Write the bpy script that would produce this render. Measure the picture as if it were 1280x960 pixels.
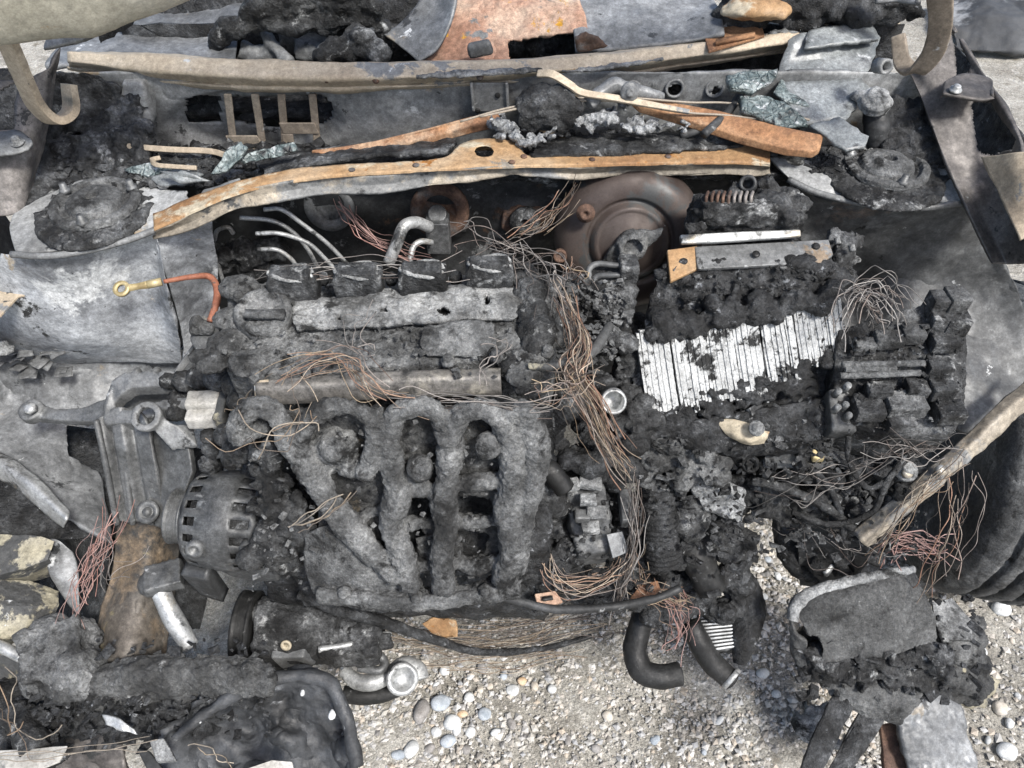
import bpy, math, random
import numpy as np
from mathutils import Vector, Matrix

# ---------------------------------------------------------------- camera, sky, sun, exposure
for o in list(bpy.data.objects):
    bpy.data.objects.remove(o)
SC = bpy.context.scene
COL = SC.collection
CAMZ, FPX, PITCH = 1.5, 967.0, math.radians(48)
cam_d = bpy.data.cameras.new('camera')
cam = bpy.data.objects.new('camera', cam_d)
COL.objects.link(cam)
cam.location = (0, 0, CAMZ)
cam.rotation_euler = (math.pi/2 - PITCH, 0, 0)
cam_d.sensor_width = 36.0
cam_d.lens = 36.0*FPX/1280.0
cam_d.clip_start = 0.01
cam_d.clip_end = 500
SC.camera = cam

SUN_EL, SUN_AZ = math.radians(54), math.radians(140)     # azimuth clockwise from +y
W = bpy.data.worlds.new('World'); SC.world = W; W.use_nodes = True
nt = W.node_tree
sky = nt.nodes.new('ShaderNodeTexSky'); sky.sky_type = 'NISHITA'; sky.sun_disc = False
sky.sun_elevation = SUN_EL; sky.sun_rotation = SUN_AZ
sky.air_density = 1.0; sky.dust_density = 3.0; sky.ozone_density = 1.0
bg = nt.nodes['Background']; bg.inputs['Strength'].default_value = 0.058
nt.links.new(sky.outputs[0], bg.inputs['Color'])
sun_d = bpy.data.lights.new('sun', 'SUN'); sun_d.energy = 1.5; sun_d.angle = math.radians(10)
sun_d.color = (1.0, 0.97, 0.93)
sun = bpy.data.objects.new('sun', sun_d); COL.objects.link(sun)
sdir = Vector((math.sin(SUN_AZ)*math.cos(SUN_EL), math.cos(SUN_AZ)*math.cos(SUN_EL), math.sin(SUN_EL)))
sun.rotation_euler = (-sdir).to_track_quat('-Z', 'Y').to_euler()
sun.location = (0, 0, 6)
SC.view_settings.view_transform = 'Standard'
SC.view_settings.look = 'None'
SC.view_settings.exposure = 1.95
SC.view_settings.gamma = 1.0
SC.view_settings.use_curve_mapping = False

# ---------------------------------------------------------------- helpers
rng = random.Random(7)
nrg = np.random.default_rng(11)
SP, CP = math.sin(PITCH), math.cos(PITCH)
def ray(px, py):
    a = (px-640)/FPX; q = (480-py)/FPX
    return Vector((a, CP+SP*q, -SP+CP*q))
def P(px, py, z):                    # photo measurement + height above ground -> metres
    r = ray(px, py); t = (z-CAMZ)/r.z
    return Vector((r.x*t, r.y*t, z))
def D(px, py, y):                    # photo measurement + distance from the photographer's feet
    r = ray(px, py); t = y/r.y
    return Vector((r.x*t, y, CAMZ+r.z*t))
def proj(v):
    x, y, z = v[0], v[1], v[2]-CAMZ
    d = y*CP - z*SP; u = y*SP + z*CP
    return 640+FPX*x/d, 480-FPX*u/d
def PP(seq):
    return [P(*s) if not isinstance(s, Vector) else s for s in seq]
def V(*a): return Vector(a)

def catmull(pts, n):
    A = np.array([tuple(p) for p in pts], float)
    if len(A) == 2:
        t = np.linspace(0, 1, n)[:, None]
        return A[0]*(1-t)+A[1]*t
    seg = np.linalg.norm(np.diff(A, axis=0), axis=1)
    s = np.concatenate([[0], np.cumsum(np.sqrt(seg+1e-9))])
    s /= s[-1]
    E = np.vstack([2*A[0]-A[1], A, 2*A[-1]-A[-2]])
    out = []
    for t in np.linspace(0, 1, n):
        i = min(max(np.searchsorted(s, t, side='right')-1, 0), len(A)-2)
        u = (t-s[i])/(s[i+1]-s[i]+1e-12)
        p0, p1, p2, p3 = E[i], E[i+1], E[i+2], E[i+3]
        out.append(0.5*((2*p1)+(-p0+p2)*u+(2*p0-5*p1+4*p2-p3)*u*u+(-p0+3*p1-3*p2+p3)*u**3))
    return np.array(out)
def linterp(pts, n):
    A = np.array([tuple(p) for p in pts], float)
    s = np.linspace(0, 1, len(A)); t = np.linspace(0, 1, n)
    return np.stack([np.interp(t, s, A[:, k]) for k in range(3)], 1)
def inpoly(x, y, poly):
    c = False; j = len(poly)-1
    for i in range(len(poly)):
        xi, yi = poly[i]; xj, yj = poly[j]
        if (yi > y) != (yj > y) and x < (xj-xi)*(y-yi)/(yj-yi+1e-12)+xi: c = not c
        j = i
    return c

ORG = {}
TEX = {}
def texture(kind, scale):
    k = (kind, round(scale, 5))
    if k not in TEX:
        t = bpy.data.textures.new('relief_%s_%g' % k, kind)
        t.noise_scale = scale
        if kind == 'CLOUDS': t.noise_depth = 3
        if kind == 'STUCCI': t.turbulence = 6
        TEX[k] = t
    return TEX[k]

def thing(name, label, cat, loc=(0, 0, 0), group=None):
    o = bpy.data.objects.new(name, None); COL.objects.link(o)
    o.location = loc; o.empty_display_size = .05
    o['label'] = label; o['category'] = cat
    if group: o['group'] = group
    ORG[o.name] = Vector(loc)
    return o

class MB:
    def __init__(s): s.v = []; s.f = []
    def add(s, vs, fs):
        b = len(s.v); s.v.extend(tuple(p) for p in vs); s.f.extend(tuple(i+b for i in f) for f in fs); return s
    def box(s, c, size, R=None):
        c = Vector(c); h = Vector(size)*.5
        vs = []
        for sx in (-1, 1):
            for sy in (-1, 1):
                for sz in (-1, 1):
                    p = Vector((sx*h.x, sy*h.y, sz*h.z))
                    vs.append(c+(R @ p if R else p))
        return s.add(vs, [(0, 1, 3, 2), (4, 6, 7, 5), (0, 4, 5, 1), (2, 3, 7, 6), (0, 2, 6, 4), (1, 5, 7, 3)])
    def slab(s, pts, d):                                   # outline extruded along d
        pts = PP(pts); n = len(pts); d = Vector(d)
        return s.add(pts+[p+d for p in pts],
                     [tuple(range(n)), tuple(range(2*n-1, n-1, -1))]+[(i, i+n, (i+1) % n+n, (i+1) % n) for i in range(n)])
    def prism(s, px, z, h):                                # px outline at height z, h thick downwards
        return s.slab([(x, y, z) for x, y in px], (0, 0, -h))
    def tube(s, pts, r, sides=10, n=None, cap=True, flat=None):
        pts = PP(pts)
        if n is None: n = max(2, len(pts)*6) if len(pts) > 2 else 2
        C = catmull(pts, n)
        rr = np.interp(np.linspace(0, 1, n), np.linspace(0, 1, len(r)), r) if hasattr(r, '__len__') else np.full(n, r)
        T = np.gradient(C, axis=0); T /= np.linalg.norm(T, axis=1)[:, None]+1e-12
        ref = np.array([0, 0, 1.0]) if abs(T[0][2]) < .9 else np.array([1.0, 0, 0])
        N = ref - T[0]*np.dot(ref, T[0]); N /= np.linalg.norm(N)
        vs = []; a = np.linspace(0, 2*np.pi, sides, endpoint=False)
        for i in range(n):
            N = N - T[i]*np.dot(N, T[i]); N /= np.linalg.norm(N)+1e-12
            B = np.cross(T[i], N)
            fx = flat if flat else 1.0
            vs.extend(C[i]+rr[i]*(np.cos(x)*N*fx+np.sin(x)*B) for x in a)
        fs = [(i*sides+k, i*sides+(k+1) % sides, (i+1)*sides+(k+1) % sides, (i+1)*sides+k) for i in range(n-1) for k in range(sides)]
        if cap:
            fs.append(tuple(range(sides-1, -1, -1))); fs.append(tuple((n-1)*sides+k for k in range(sides)))
        return s.add(vs, fs)
    def strap(s, pts, w, th, n=None, side=(1, 0, 0)):       # flat strap along a path; 'side' is its width direction
        pts = PP(pts); n = n or len(pts)*6
        C = catmull(pts, n)
        ww = np.interp(np.linspace(0, 1, n), np.linspace(0, 1, len(w)), w) if hasattr(w, '__len__') else np.full(n, w)
        T = np.gradient(C, axis=0); T /= np.linalg.norm(T, axis=1)[:, None]+1e-12
        S0 = np.array(side, float); vs = []
        for i in range(n):
            S = S0 - T[i]*np.dot(S0, T[i]); S /= np.linalg.norm(S)+1e-12
            U = np.cross(S, T[i])
            for a, b in ((-.5, -.5), (.5, -.5), (.5, .5), (-.5, .5)):
                vs.append(C[i]+S*a*ww[i]+U*b*th)
        fs = [(i*4+k, i*4+(k+1) % 4, (i+1)*4+(k+1) % 4, (i+1)*4+k) for i in range(n-1) for k in range(4)]
        fs += [(3, 2, 1, 0), tuple((n-1)*4+k for k in range(4))]
        return s.add(vs, fs)
    def lathe(s, c, axis, prof, seg=32, skip=None, closed=False):  # prof: (distance along the axis, radius)
        c = Vector(c); ax = Vector(axis).normalized()
        u = ax.orthogonal().normalized() if abs(ax.z) > .95 else (Vector((0, 0, 1))-ax*ax.z).normalized()
        w = ax.cross(u)
        vs = [c+ax*d+u*(r*math.cos(2*math.pi*k/seg))+w*(r*math.sin(2*math.pi*k/seg)) for d, r in prof for k in range(seg)]
        fs = []
        m = len(prof)
        for i in range(m if closed else m-1):
            j = (i+1) % m
            for k in range(seg):
                if skip and skip(i, k): continue
                fs.append((i*seg+k, i*seg+(k+1) % seg, j*seg+(k+1) % seg, j*seg+k))
        if not closed:
            fs.append(tuple(range(seg-1, -1, -1))); fs.append(tuple((m-1)*seg+k for k in range(seg)))
        return s.add(vs, fs)
    def ell(s, c, r, R=None, seg=16, rings=10):
        c = Vector(c); vs = []; fs = []
        if seg == 8 and rings == 6 and rng.random() < .7:      # rubble: an angular chunk instead of a round lump
            Q = Matrix.Rotation(rng.random()*6.3, 3, 'Z') @ Matrix.Rotation(rng.uniform(-.9, .9), 3, 'X') @ Matrix.Rotation(rng.uniform(-.9, .9), 3, 'Y')
            k = len(s.v); s.box(c, (r[0]*rng.uniform(1.2, 2.1), r[1]*rng.uniform(1.0, 1.8), r[2]*rng.uniform(.8, 1.6)), Q)
            s.v[k:] = [tuple(Vector(v)+Vector((rng.uniform(-1, 1), rng.uniform(-1, 1), rng.uniform(-1, 1)))*r[0]*.25) for v in s.v[k:]]
            return s
        for i in range(1, rings):
            th = math.pi*i/rings
            for k in range(seg):
                a = 2*math.pi*k/seg
                p = Vector((r[0]*math.sin(th)*math.cos(a), r[1]*math.sin(th)*math.sin(a), r[2]*math.cos(th)))
                vs.append(c+(R @ p if R else p))
        top, bot = Vector((0, 0, r[2])), Vector((0, 0, -r[2]))
        vs += [c+(R @ top if R else top), c+(R @ bot if R else bot)]
        N = len(vs)
        for i in range(rings-2):
            for k in range(seg):
                fs.append((i*seg+k, (i+1)*seg+k, (i+1)*seg+(k+1) % seg, i*seg+(k+1) % seg))
        for k in range(seg):
            fs.append((N-2, k, (k+1) % seg)); fs.append((N-1, (rings-2)*seg+(k+1) % seg, (rings-2)*seg+k))
        return s.add(vs, fs)
    def sheet(s, rows, nu, nv, linu=False, linv=False, holes=(), polys=(), push=None):
        R = [PP(r) for r in rows]
        A = np.array([(linterp if linu else catmull)(r, nu) for r in R])          # rows x nu x 3
        G = np.array([(linterp if linv else catmull)(A[:, i], nv) for i in range(nu)])  # nu x nv x 3
        vs = G.reshape(-1, 3)
        if push is not None: vs = np.array([push(p) for p in vs])
        fs = [(i*nv+j, i*nv+j+1, (i+1)*nv+j+1, (i+1)*nv+j) for i in range(nu-1) for j in range(nv-1)]
        for c, r in holes:
            d = np.linalg.norm(vs-np.array(tuple(c)), axis=1)
            fs = [f for f in fs if not all(d[k] < r*1.02 for k in f)]
            used = set(k for f in fs for k in f)
            for k in used:
                if d[k] < r*1.02:
                    vs[k] = np.array(tuple(c))+(vs[k]-np.array(tuple(c)))*(r/(d[k]+1e-9))
        if polys:
            pj = [proj(p) for p in vs]
            for poly in polys:
                ins = [inpoly(x, y, poly) for x, y in pj]
                fs = [f for f in fs if sum(ins[k] for k in f) < 3]
        return s.add(vs, fs)
    def build(s, name, mat, parent=None, label=None, cat=None, group=None, kind=None, loc=None,
              remesh=None, disp=(), bevel=None, subsurf=0, simple=0, solid=None, smooth=True, smoothmod=0, dec=None, auto=None):
        vs = np.array(s.v, float)
        used = sorted(set(k for f in s.f for k in f))
        if len(used) != len(vs):
            mp = {k: i for i, k in enumerate(used)}
            vs = vs[used]; fs = [tuple(mp[k] for k in f) for f in s.f]
        else: fs = s.f
        if parent is not None: org = ORG[parent.name]
        elif loc is not None: org = Vector(loc)
        else:
            lo, hi = vs.min(0), vs.max(0); org = Vector(((lo[0]+hi[0])/2, (lo[1]+hi[1])/2, lo[2]))
        me = bpy.data.meshes.new(name)
        me.from_pydata([tuple(p) for p in (vs-np.array(tuple(org)))], [], fs)
        me.validate(); me.update()
        o = bpy.data.objects.new(name, me); COL.objects.link(o)
        ORG[o.name] = org
        if parent is not None: o.parent = parent
        else: o.location = org
        me.materials.append(MAT[mat])
        if smooth:
            me.polygons.foreach_set('use_smooth', [True]*len(me.polygons))
        if solid:
            m = o.modifiers.new('thickness', 'SOLIDIFY'); m.thickness = solid; m.offset = 0
        if bevel:
            m = o.modifiers.new('edge', 'BEVEL'); m.width = bevel; m.segments = 2; m.limit_method = 'ANGLE'; m.angle_limit = .7
            m.harden_normals = False
        if remesh:
            m = o.modifiers.new('melt', 'REMESH'); m.mode = 'VOXEL'; m.voxel_size = remesh; m.use_smooth_shade = True
            if smoothmod:
                q = o.modifiers.new('soften', 'SMOOTH'); q.iterations = smoothmod; q.factor = .5
        if simple:
            m = o.modifiers.new('dense', 'SUBSURF'); m.subdivision_type = 'SIMPLE'; m.levels = m.render_levels = simple
        if subsurf:
            m = o.modifiers.new('round', 'SUBSURF'); m.levels = m.render_levels = subsurf
        for i, (k, sc, st) in enumerate(disp):
            m = o.modifiers.new('crust', 'DISPLACE'); m.texture = texture(k, sc); m.strength = st; m.mid_level = .5
            m.texture_coords = 'GLOBAL'
        if dec:
            m = o.modifiers.new('lighter', 'DECIMATE'); m.ratio = dec
        if smooth and not remesh and not disp and (bevel or auto):
            try:
                m = o.modifiers.new('hard_edges', 'WEIGHTED_NORMAL')
            except Exception: pass
        if label: o['label'] = label
        if cat: o['category'] = cat
        if group: o['group'] = group
        if kind: o['kind'] = kind
        return o

# ---------------------------------------------------------------- materials
MAT = {}
def mat(name, cols, scale=18, rough=(.6, .9), metal=0.0, layers=(), bump=(.5, 120, .0015), bump2=(.5, 500, .0006), speck=.25, vor=None, spec=.4, island=False, grit=None, band=(.34, .66), aniso=None):
    m = bpy.data.materials.new(name); m.use_nodes = True; MAT[name] = m
    t = m.node_tree; N = t.nodes; L = t.links
    b = N['Principled BSDF']
    tc = N.new('ShaderNodeTexCoord')
    geo = N.new('ShaderNodeNewGeometry')
    co = geo.outputs['Position']
    def noise(sc, det=8, ro=.62, dist=0.0):
        n = N.new('ShaderNodeTexNoise'); n.inputs['Scale'].default_value = sc; n.inputs['Detail'].default_value = det
        n.inputs['Roughness'].default_value = ro; n.inputs['Distortion'].default_value = dist
        L.new(co, n.inputs['Vector']); return n.outputs['Fac']
    def ramp(fac, stops):
        r = N.new('ShaderNodeValToRGB'); e = r.color_ramp.elements
        while len(e) < len(stops): e.new(.5)
        for el, (p, c) in zip(e, stops): el.position = p; el.color = (*c, 1) if len(c) == 3 else c
        L.new(fac, r.inputs['Fac']); return r
    k = len(cols)
    if island:
        f = geo.outputs['Random Per Island']
        col = ramp(f, [(i/(k-1), c) for i, c in enumerate(cols)]).outputs['Color']
    else:
        col = ramp(noise(scale), [(band[0]+(band[1]-band[0])*i/max(1, k-1), c) for i, c in enumerate(cols)]).outputs['Color']
    for c, sc, th, soft in layers:
        f = ramp(noise(sc, 10, .68, .3), [(th-soft, (0, 0, 0)), (th+soft, (1, 1, 1))]).outputs['Color']
        mx = N.new('ShaderNodeMix'); mx.data_type = 'RGBA'
        L.new(f, mx.inputs[0]); L.new(col, mx.inputs[6]); mx.inputs[7].default_value = (*c, 1); col = mx.outputs[2]
    if grit:
        gs, lo_, hi_ = grit
        f = ramp(noise(gs, 6, .78), [(.36, (lo_,)*3), (.5, (.9,)*3), (.66, (hi_,)*3)]).outputs['Color']
        mx = N.new('ShaderNodeMix'); mx.data_type = 'RGBA'; mx.blend_type = 'MULTIPLY'; mx.inputs[0].default_value = 1
        L.new(col, mx.inputs[6]); L.new(f, mx.inputs[7]); col = mx.outputs[2]
    if speck:
        f = ramp(noise(420, 4, .7), [(.3, (1-speck,)*3), (.7, (1+speck,)*3)]).outputs['Color']
        mx = N.new('ShaderNodeMix'); mx.data_type = 'RGBA'; mx.blend_type = 'MULTIPLY'; mx.inputs[0].default_value = 1
        L.new(col, mx.inputs[6]); L.new(f, mx.inputs[7]); col = mx.outputs[2]
    L.new(col, b.inputs['Base Color'])
    rr = N.new('ShaderNodeMapRange'); L.new(noise(scale*2.3, 6), rr.inputs[0])
    rr.inputs[1].default_value = .35; rr.inputs[2].default_value = .65
    rr.inputs[3].default_value = rough[0]; rr.inputs[4].default_value = rough[1]
    L.new(rr.outputs[0], b.inputs['Roughness'])
    b.inputs['Metallic'].default_value = metal
    b.inputs['Specular IOR Level'].default_value = spec
    nrm = None
    def addbump(h, st, di):
        nonlocal nrm
        bp = N.new('ShaderNodeBump'); bp.inputs['Strength'].default_value = st; bp.inputs['Distance'].default_value = di
        L.new(h, bp.inputs['Height'])
        if nrm: L.new(nrm, bp.inputs['Normal'])
        nrm = bp.outputs['Normal']
    if vor:
        st, sc, di = vor
        vn = N.new('ShaderNodeTexVoronoi'); vn.feature = 'DISTANCE_TO_EDGE'; vn.inputs['Scale'].default_value = sc
        # warp so that the crack cells are uneven
        vm = N.new('ShaderNodeVectorMath'); vm.operation = 'ADD'
        wn = N.new('ShaderNodeTexNoise'); wn.inputs['Scale'].default_value = sc*.6; L.new(co, wn.inputs['Vector'])
        ws = N.new('ShaderNodeVectorMath'); ws.operation = 'SCALE'; ws.inputs['Scale'].default_value = .9/sc
        L.new(wn.outputs['Color'], ws.inputs[0]); L.new(co, vm.inputs[0]); L.new(ws.outputs[0], vm.inputs[1])
        L.new(vm.outputs[0], vn.inputs['Vector'])
        vr = ramp(vn.outputs['Distance'], [(0, (0, 0, 0)), (.16, (1, 1, 1))]).outputs['Color']
        addbump(vr, st, di)
    if bump: addbump(noise(bump[1], 6, .6), bump[0], bump[2])
    if bump2: addbump(noise(bump2[1], 4, .65), bump2[0], bump2[2])
    if nrm: L.new(nrm, b.inputs['Normal'])
    return m

G = lambda v, w=0.0: (v*(.975-w*.25), v, v*(.995+w*.6))            # grey with a cool cast w
mat('char', [G(.005), G(.018, .05), G(.05, .05), G(.125, .05)], 22, (.42, .95), layers=[(G(.30), 34, .63, .05), (G(.004), 30, .60, .04)], bump=(1, 150, .005), bump2=(1, 430, .002), speck=.3, grit=(150, .4, 1.9))
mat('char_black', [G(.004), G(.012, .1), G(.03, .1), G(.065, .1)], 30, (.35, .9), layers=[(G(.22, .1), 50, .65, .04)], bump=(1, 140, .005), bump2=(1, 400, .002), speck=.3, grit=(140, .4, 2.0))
mat('ash_crust', [G(.022), G(.07, .02), G(.13, .02), G(.22)], 18, (.8, 1), layers=[(G(.010), 26, .58, .05), (G(.3), 30, .67, .04)], bump=(1, 170, .0045), bump2=(1, 480, .002), speck=.25, grit=(170, .5, 1.5))
mat('ash_pale', [G(.08), G(.18, .02), G(.28), G(.38)], 18, (.8, 1), layers=[(G(.02), 26, .58, .05)], bump=(1, 150, .004), bump2=(1, 460, .0016), speck=.3, grit=(180, .5, 1.35))
mat('steel_dark', [G(.015, .05), G(.035, .05), G(.07, .05)], 7, (.4, .75), .3, layers=[(G(.2, .016), 20, .62, .016), ((.1, .065, .045), 13, .64, .025), (G(.3), 60, .70, .010)], bump=(.4, 60, .0012), bump2=(.5, 380, .0004), speck=.2, grit=(90, .6, 1.4))
mat('steel_mid', [G(.07, .02), G(.15, .02), G(.24, .02)], 8, (.45, .8), .2, layers=[(G(.04), 22, .62, .016), (G(.42, .012), 28, .66, .012), ((.22, .17, .12), 11, .65, .016)], bump=(.4, 70, .0012), bump2=(.5, 380, .0004), speck=.2, grit=(100, .6, 1.35))
mat('steel_brown', [(.05, .046, .044), (.1, .092, .086), (.17, .158, .148)], 7, (.4, .75), .3, layers=[((.17, .12, .085), 16, .66, .016), (G(.03), 22, .64, .016), (G(.34), 24, .68, .010)], bump=(.35, 60, .0012), bump2=(.4, 380, .0004), speck=.2, grit=(90, .6, 1.4))
mat('bulkhead_grey', [G(.12), G(.24), G(.36)], 7, (.45, .8), .15, layers=[(G(.05), 18, .62, .016), (G(.5), 26, .66, .012), ((.28, .22, .15), 9, .64, .016)], bump=(.4, 70, .0014), bump2=(.5, 380, .0004), speck=.2, grit=(100, .6, 1.3))
mat('inner_steel', [G(.045, .02), G(.085, .02), G(.145, .02)], 5, (.4, .75), .3, layers=[(G(.2), 9, .60, .035), ((.15, .12, .1), 7, .63, .025), (G(.42), 30, .68, .010), (G(.02), 26, .66, .012)], bump=(.35, 50, .0015), bump2=(.4, 380, .0004), speck=.2, grit=(80, .65, 1.35))
mat('tower_ash', [G(.09, .1), G(.23, .1), G(.4, .08), G(.54, .06)], 7, (.5, .9), .1, layers=[(G(.55, .016), 8, .60, .025), (G(.03), 13, .65, .010), ((.34, .3, .24), 19, .66, .012), (G(.05), 55, .66, .010)], bump=(.6, 90, .0016), bump2=(.5, 380, .0005), speck=.25, grit=(110, .6, 1.3))
mat('blue_steel', [G(.06, .06), G(.15, .06), G(.27, .05)], 7, (.4, .75), .2, layers=[(G(.04, .1), 17, .64, .012), (G(.5, .016), 24, .67, .010), ((.2, .18, .15), 10, .64, .016)], bump=(.4, 60, .0012), bump2=(.4, 380, .0004), speck=.2, grit=(100, .6, 1.35))
mat('tan_steel', [(.3, .245, .18), (.42, .355, .265), (.52, .455, .36)], 6, (.5, .8), .1, layers=[((.4, .23, .1), 6, .64, .016), (G(.2), 11, .60, .012), (G(.5), 17, .66, .010), (G(.05), 26, .67, .010)], bump=(.4, 45, .0014), bump2=(.5, 380, .0005), speck=.18, grit=(120, .7, 1.2))
mat('sooty_tan', [(.14, .125, .1), (.25, .22, .175), (.36, .32, .255)], 8, (.5, .85), .1, layers=[((.3, .19, .1), 9, .64, .016), (G(.16), 8, .54, .03), (G(.05), 16, .62, .016), (G(.45), 26, .68, .010)], bump=(.5, 60, .0016), bump2=(.5, 380, .0006), speck=.2, grit=(120, .6, 1.3))
mat('orange_steel', [(.22, .12, .055), (.32, .2, .1), (.37, .27, .17)], 8, (.55, .85), .05, layers=[((.4, .35, .26), 6, .54, .016), ((.26, .1, .012), 22, .64, .016), ((.2, .18, .15), 15, .64, .012), (G(.06), 34, .68, .010)], bump=(.4, 60, .0014), bump2=(.5, 380, .0005), speck=.2, grit=(120, .65, 1.2))
mat('rust', [(.14, .07, .04), (.25, .13, .065), (.34, .2, .11)], 14, (.7, .95), .05, layers=[((.38, .27, .18), 8, .62, .05), ((.08, .04, .025), 26, .63, .05), (G(.3), 60, .70, .03)], bump=(.5, 110, .0014), bump2=(.6, 420, .0006), speck=.25, grit=(140, .6, 1.3))
mat('rust_dark', [(.05, .03, .022), (.1, .06, .043), (.18, .11, .075)], 16, (.7, .95), .1, layers=[(G(.1), 14, .58, .06)], bump=(.5, 110, .0015), bump2=(.6, 420, .0006), speck=.25, grit=(140, .6, 1.4))
mat('rust_panel', [(.2, .1, .065), (.33, .2, .14), (.44, .34, .26)], 8, (.7, .95), .05, layers=[((.42, .22, .025), 11, .60, .012), (G(.15), 14, .60, .012), (G(.5), 30, .69, .010), (G(.04), 40, .68, .010)], bump=(.6, 80, .0025), bump2=(.6, 420, .0008), speck=.25, grit=(120, .6, 1.3))
mat('cast_alu', [G(.075, .02), G(.13, .02), G(.2, .02)], 12, (.45, .7), .45, layers=[(G(.05), 18, .62, .05), (G(.42), 40, .67, .03)], bump=(.5, 220, .0008), bump2=(.5, 520, .0003), speck=.2, grit=(130, .65, 1.3))
mat('cast_dark', [G(.045, .03), G(.085, .03), G(.14, .03)], 12, (.4, .7), .35, layers=[(G(.24), 34, .66, .04), ((.12, .09, .07), 15, .66, .05)], bump=(.5, 220, .0008), bump2=(.5, 520, .0003), speck=.2, grit=(130, .6, 1.5))
mat('bright_alu', [G(.24), G(.38), G(.52)], 20, (.35, .65), .5, layers=[(G(.06), 26, .59, .04), ((.36, .32, .25), 16, .62, .05)], bump=(.5, 120, .0012), bump2=(.4, 480, .0005), speck=.2, grit=(150, .6, 1.2))
mat('melt_alu', [G(.15, .03), G(.28, .03), G(.42, .03)], 40, (.4, .75), .35, layers=[(G(.05), 55, .60, .05)], bump=(1, 160, .004), bump2=(.9, 520, .0015), speck=.3, grit=(200, .4, 1.4))
mat('white_ash', [G(.36), G(.5), G(.62)], 60, (.85, 1), layers=[(G(.2), 70, .64, .05)], bump=(.8, 170, .002), bump2=(.8, 520, .0008), speck=.2)
mat('plate_white', [G(.27), G(.41), G(.5)], 45, (.85, 1), layers=[(G(.02), 22, .555, .02), (G(.015), 60, .62, .02), (G(.2), 90, .60, .04)], bump=(1, 190, .003), bump2=(.8, 520, .001), speck=.25)
mat('copper', [(.2, .12, .085), (.3, .22, .16), (.08, .065, .055), (.38, .31, .24), (.2, .18, .165), (.28, .165, .115), (.05, .045, .04), (.36, .28, .19)], 1, (.4, .7), .3, bump=None, bump2=None, speck=.3, island=True)
mat('copper_pink', [(.26, .125, .1), (.4, .27, .24), (.15, .09, .08), (.36, .25, .23), (.22, .1, .075)], 1, (.4, .7), .25, bump=None, bump2=None, speck=.3, island=True)
mat('wire_grey', [(.16, .15, .14), (.08, .075, .07), (.27, .255, .24), (.13, .1, .085), (.05, .05, .05)], 1, (.4, .7), .3, bump=None, bump2=None, speck=.3, island=True)
mat('wire_tan', [(.24, .2, .15), (.19, .13, .085), (.32, .28, .225), (.1, .08, .065), (.17, .155, .135)], 1, (.4, .7), .25, bump=None, bump2=None, speck=.3, island=True)
mat('glass_scrap', [(.11, .12, .123), (.16, .172, .175), (.24, .255, .255)], 13, (.25, .6), 0, layers=[(G(.45, .03), 40, .65, .04), (G(.06, .08), 20, .64, .05)], bump=(.4, 60, .0014), bump2=(.7, 350, .0007), speck=.3, spec=.5, grit=(150, .6, 1.3))
mat('glass_teal', [(.05, .07, .07), (.12, .15, .15), (.3, .34, .335)], 40, (.25, .6), 0, layers=[(G(.5, .04), 60, .62, .05), (G(.03), 34, .62, .04)], bump=(.8, 90, .003), bump2=(.8, 350, .001), speck=.3, vor=(.9, 90, .002), spec=.5, grit=(170, .5, 1.4))
mat('rubber_burnt', [G(.03, .03), G(.065, .03), G(.12, .03)], 9, (.7, .95), 0, layers=[(G(.2), 18, .62, .06), (G(.012), 30, .62, .04)], bump=(.9, 90, .003), bump2=(.9, 420, .0012), speck=.35, vor=(.7, 20, .002), grit=(140, .5, 1.4))
mat('rubber_black', [G(.005), G(.010), G(.02)], 20, (.45, .8), 0, layers=[(G(.13), 38, .66, .05)], bump=(.6, 110, .0015), bump2=(.6, 420, .0006), speck=.3, grit=(130, .6, 1.7))
mat('plastic_beige', [(.16, .145, .105), (.27, .25, .185), (.36, .34, .28)], 8, (.55, .85), 0, layers=[(G(.06), 12, .53, .016), (G(.48), 22, .67, .010)], bump=(.5, 70, .0014), bump2=(.6, 420, .0005), speck=.2, grit=(120, .6, 1.25))
mat('plastic_white', [(.26, .25, .225), (.36, .35, .32), (.44, .43, .405)], 20, (.5, .8), 0, layers=[(G(.14), 30, .61, .05)], bump=(.4, 110, .001), bump2=(.4, 420, .0004), speck=.15, grit=(130, .6, 1.15))
mat('hood_paint', [(.34, .325, .26), (.46, .44, .36), (.56, .545, .48)], 5, (.4, .7), .1, layers=[(G(.62), 5, .60, .012), (G(.1), 11, .64, .012), ((.3, .2, .1), 9, .67, .012)], bump=(.35, 40, .0014), bump2=(.4, 420, .0004), speck=.15, grit=(100, .7, 1.15))
mat('brass', [(.26, .2, .1), (.4, .33, .18), (.5, .43, .27)], 40, (.4, .6), .4, bump=(.2, 120, .0005), bump2=None, speck=.15)
mat('orange_wire', [(.17, .06, .035), (.27, .11, .065)], 60, (.6, .8), 0, layers=[(G(.06), 40, .58, .03)], bump=(.5, 200, .001), bump2=None, speck=.25)
mat('fin_alu', [G(.3), G(.44), G(.56)], 40, (.4, .7), .3, layers=[(G(.1), 30, .62, .05)], bump=(.4, 160, .0008), bump2=None, speck=.2)
mat('dirt', [(.24, .225, .195), (.35, .335, .295), (.45, .435, .395)], 8, (.9, 1), 0, layers=[((.2, .19, .17), 3.5, .62, .05), ((.5, .485, .445), 17, .6, .05), ((.2, .18, .145), 12, .63, .05)], bump=(1, 90, .008), bump2=(1, 280, .004), speck=.4, spec=.2, grit=(130, .55, 1.3))
mat('pebble', [(.22, .205, .185), (.35, .335, .3), (.42, .405, .37), (.28, .285, .29), (.52, .505, .475), (.36, .31, .25), (.45, .44, .42), (.15, .145, .14)], 1, (.75, .95), 0, bump=(.5, 160, .001), bump2=(.5, 500, .0005), speck=.25, island=True, spec=.25)
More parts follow.
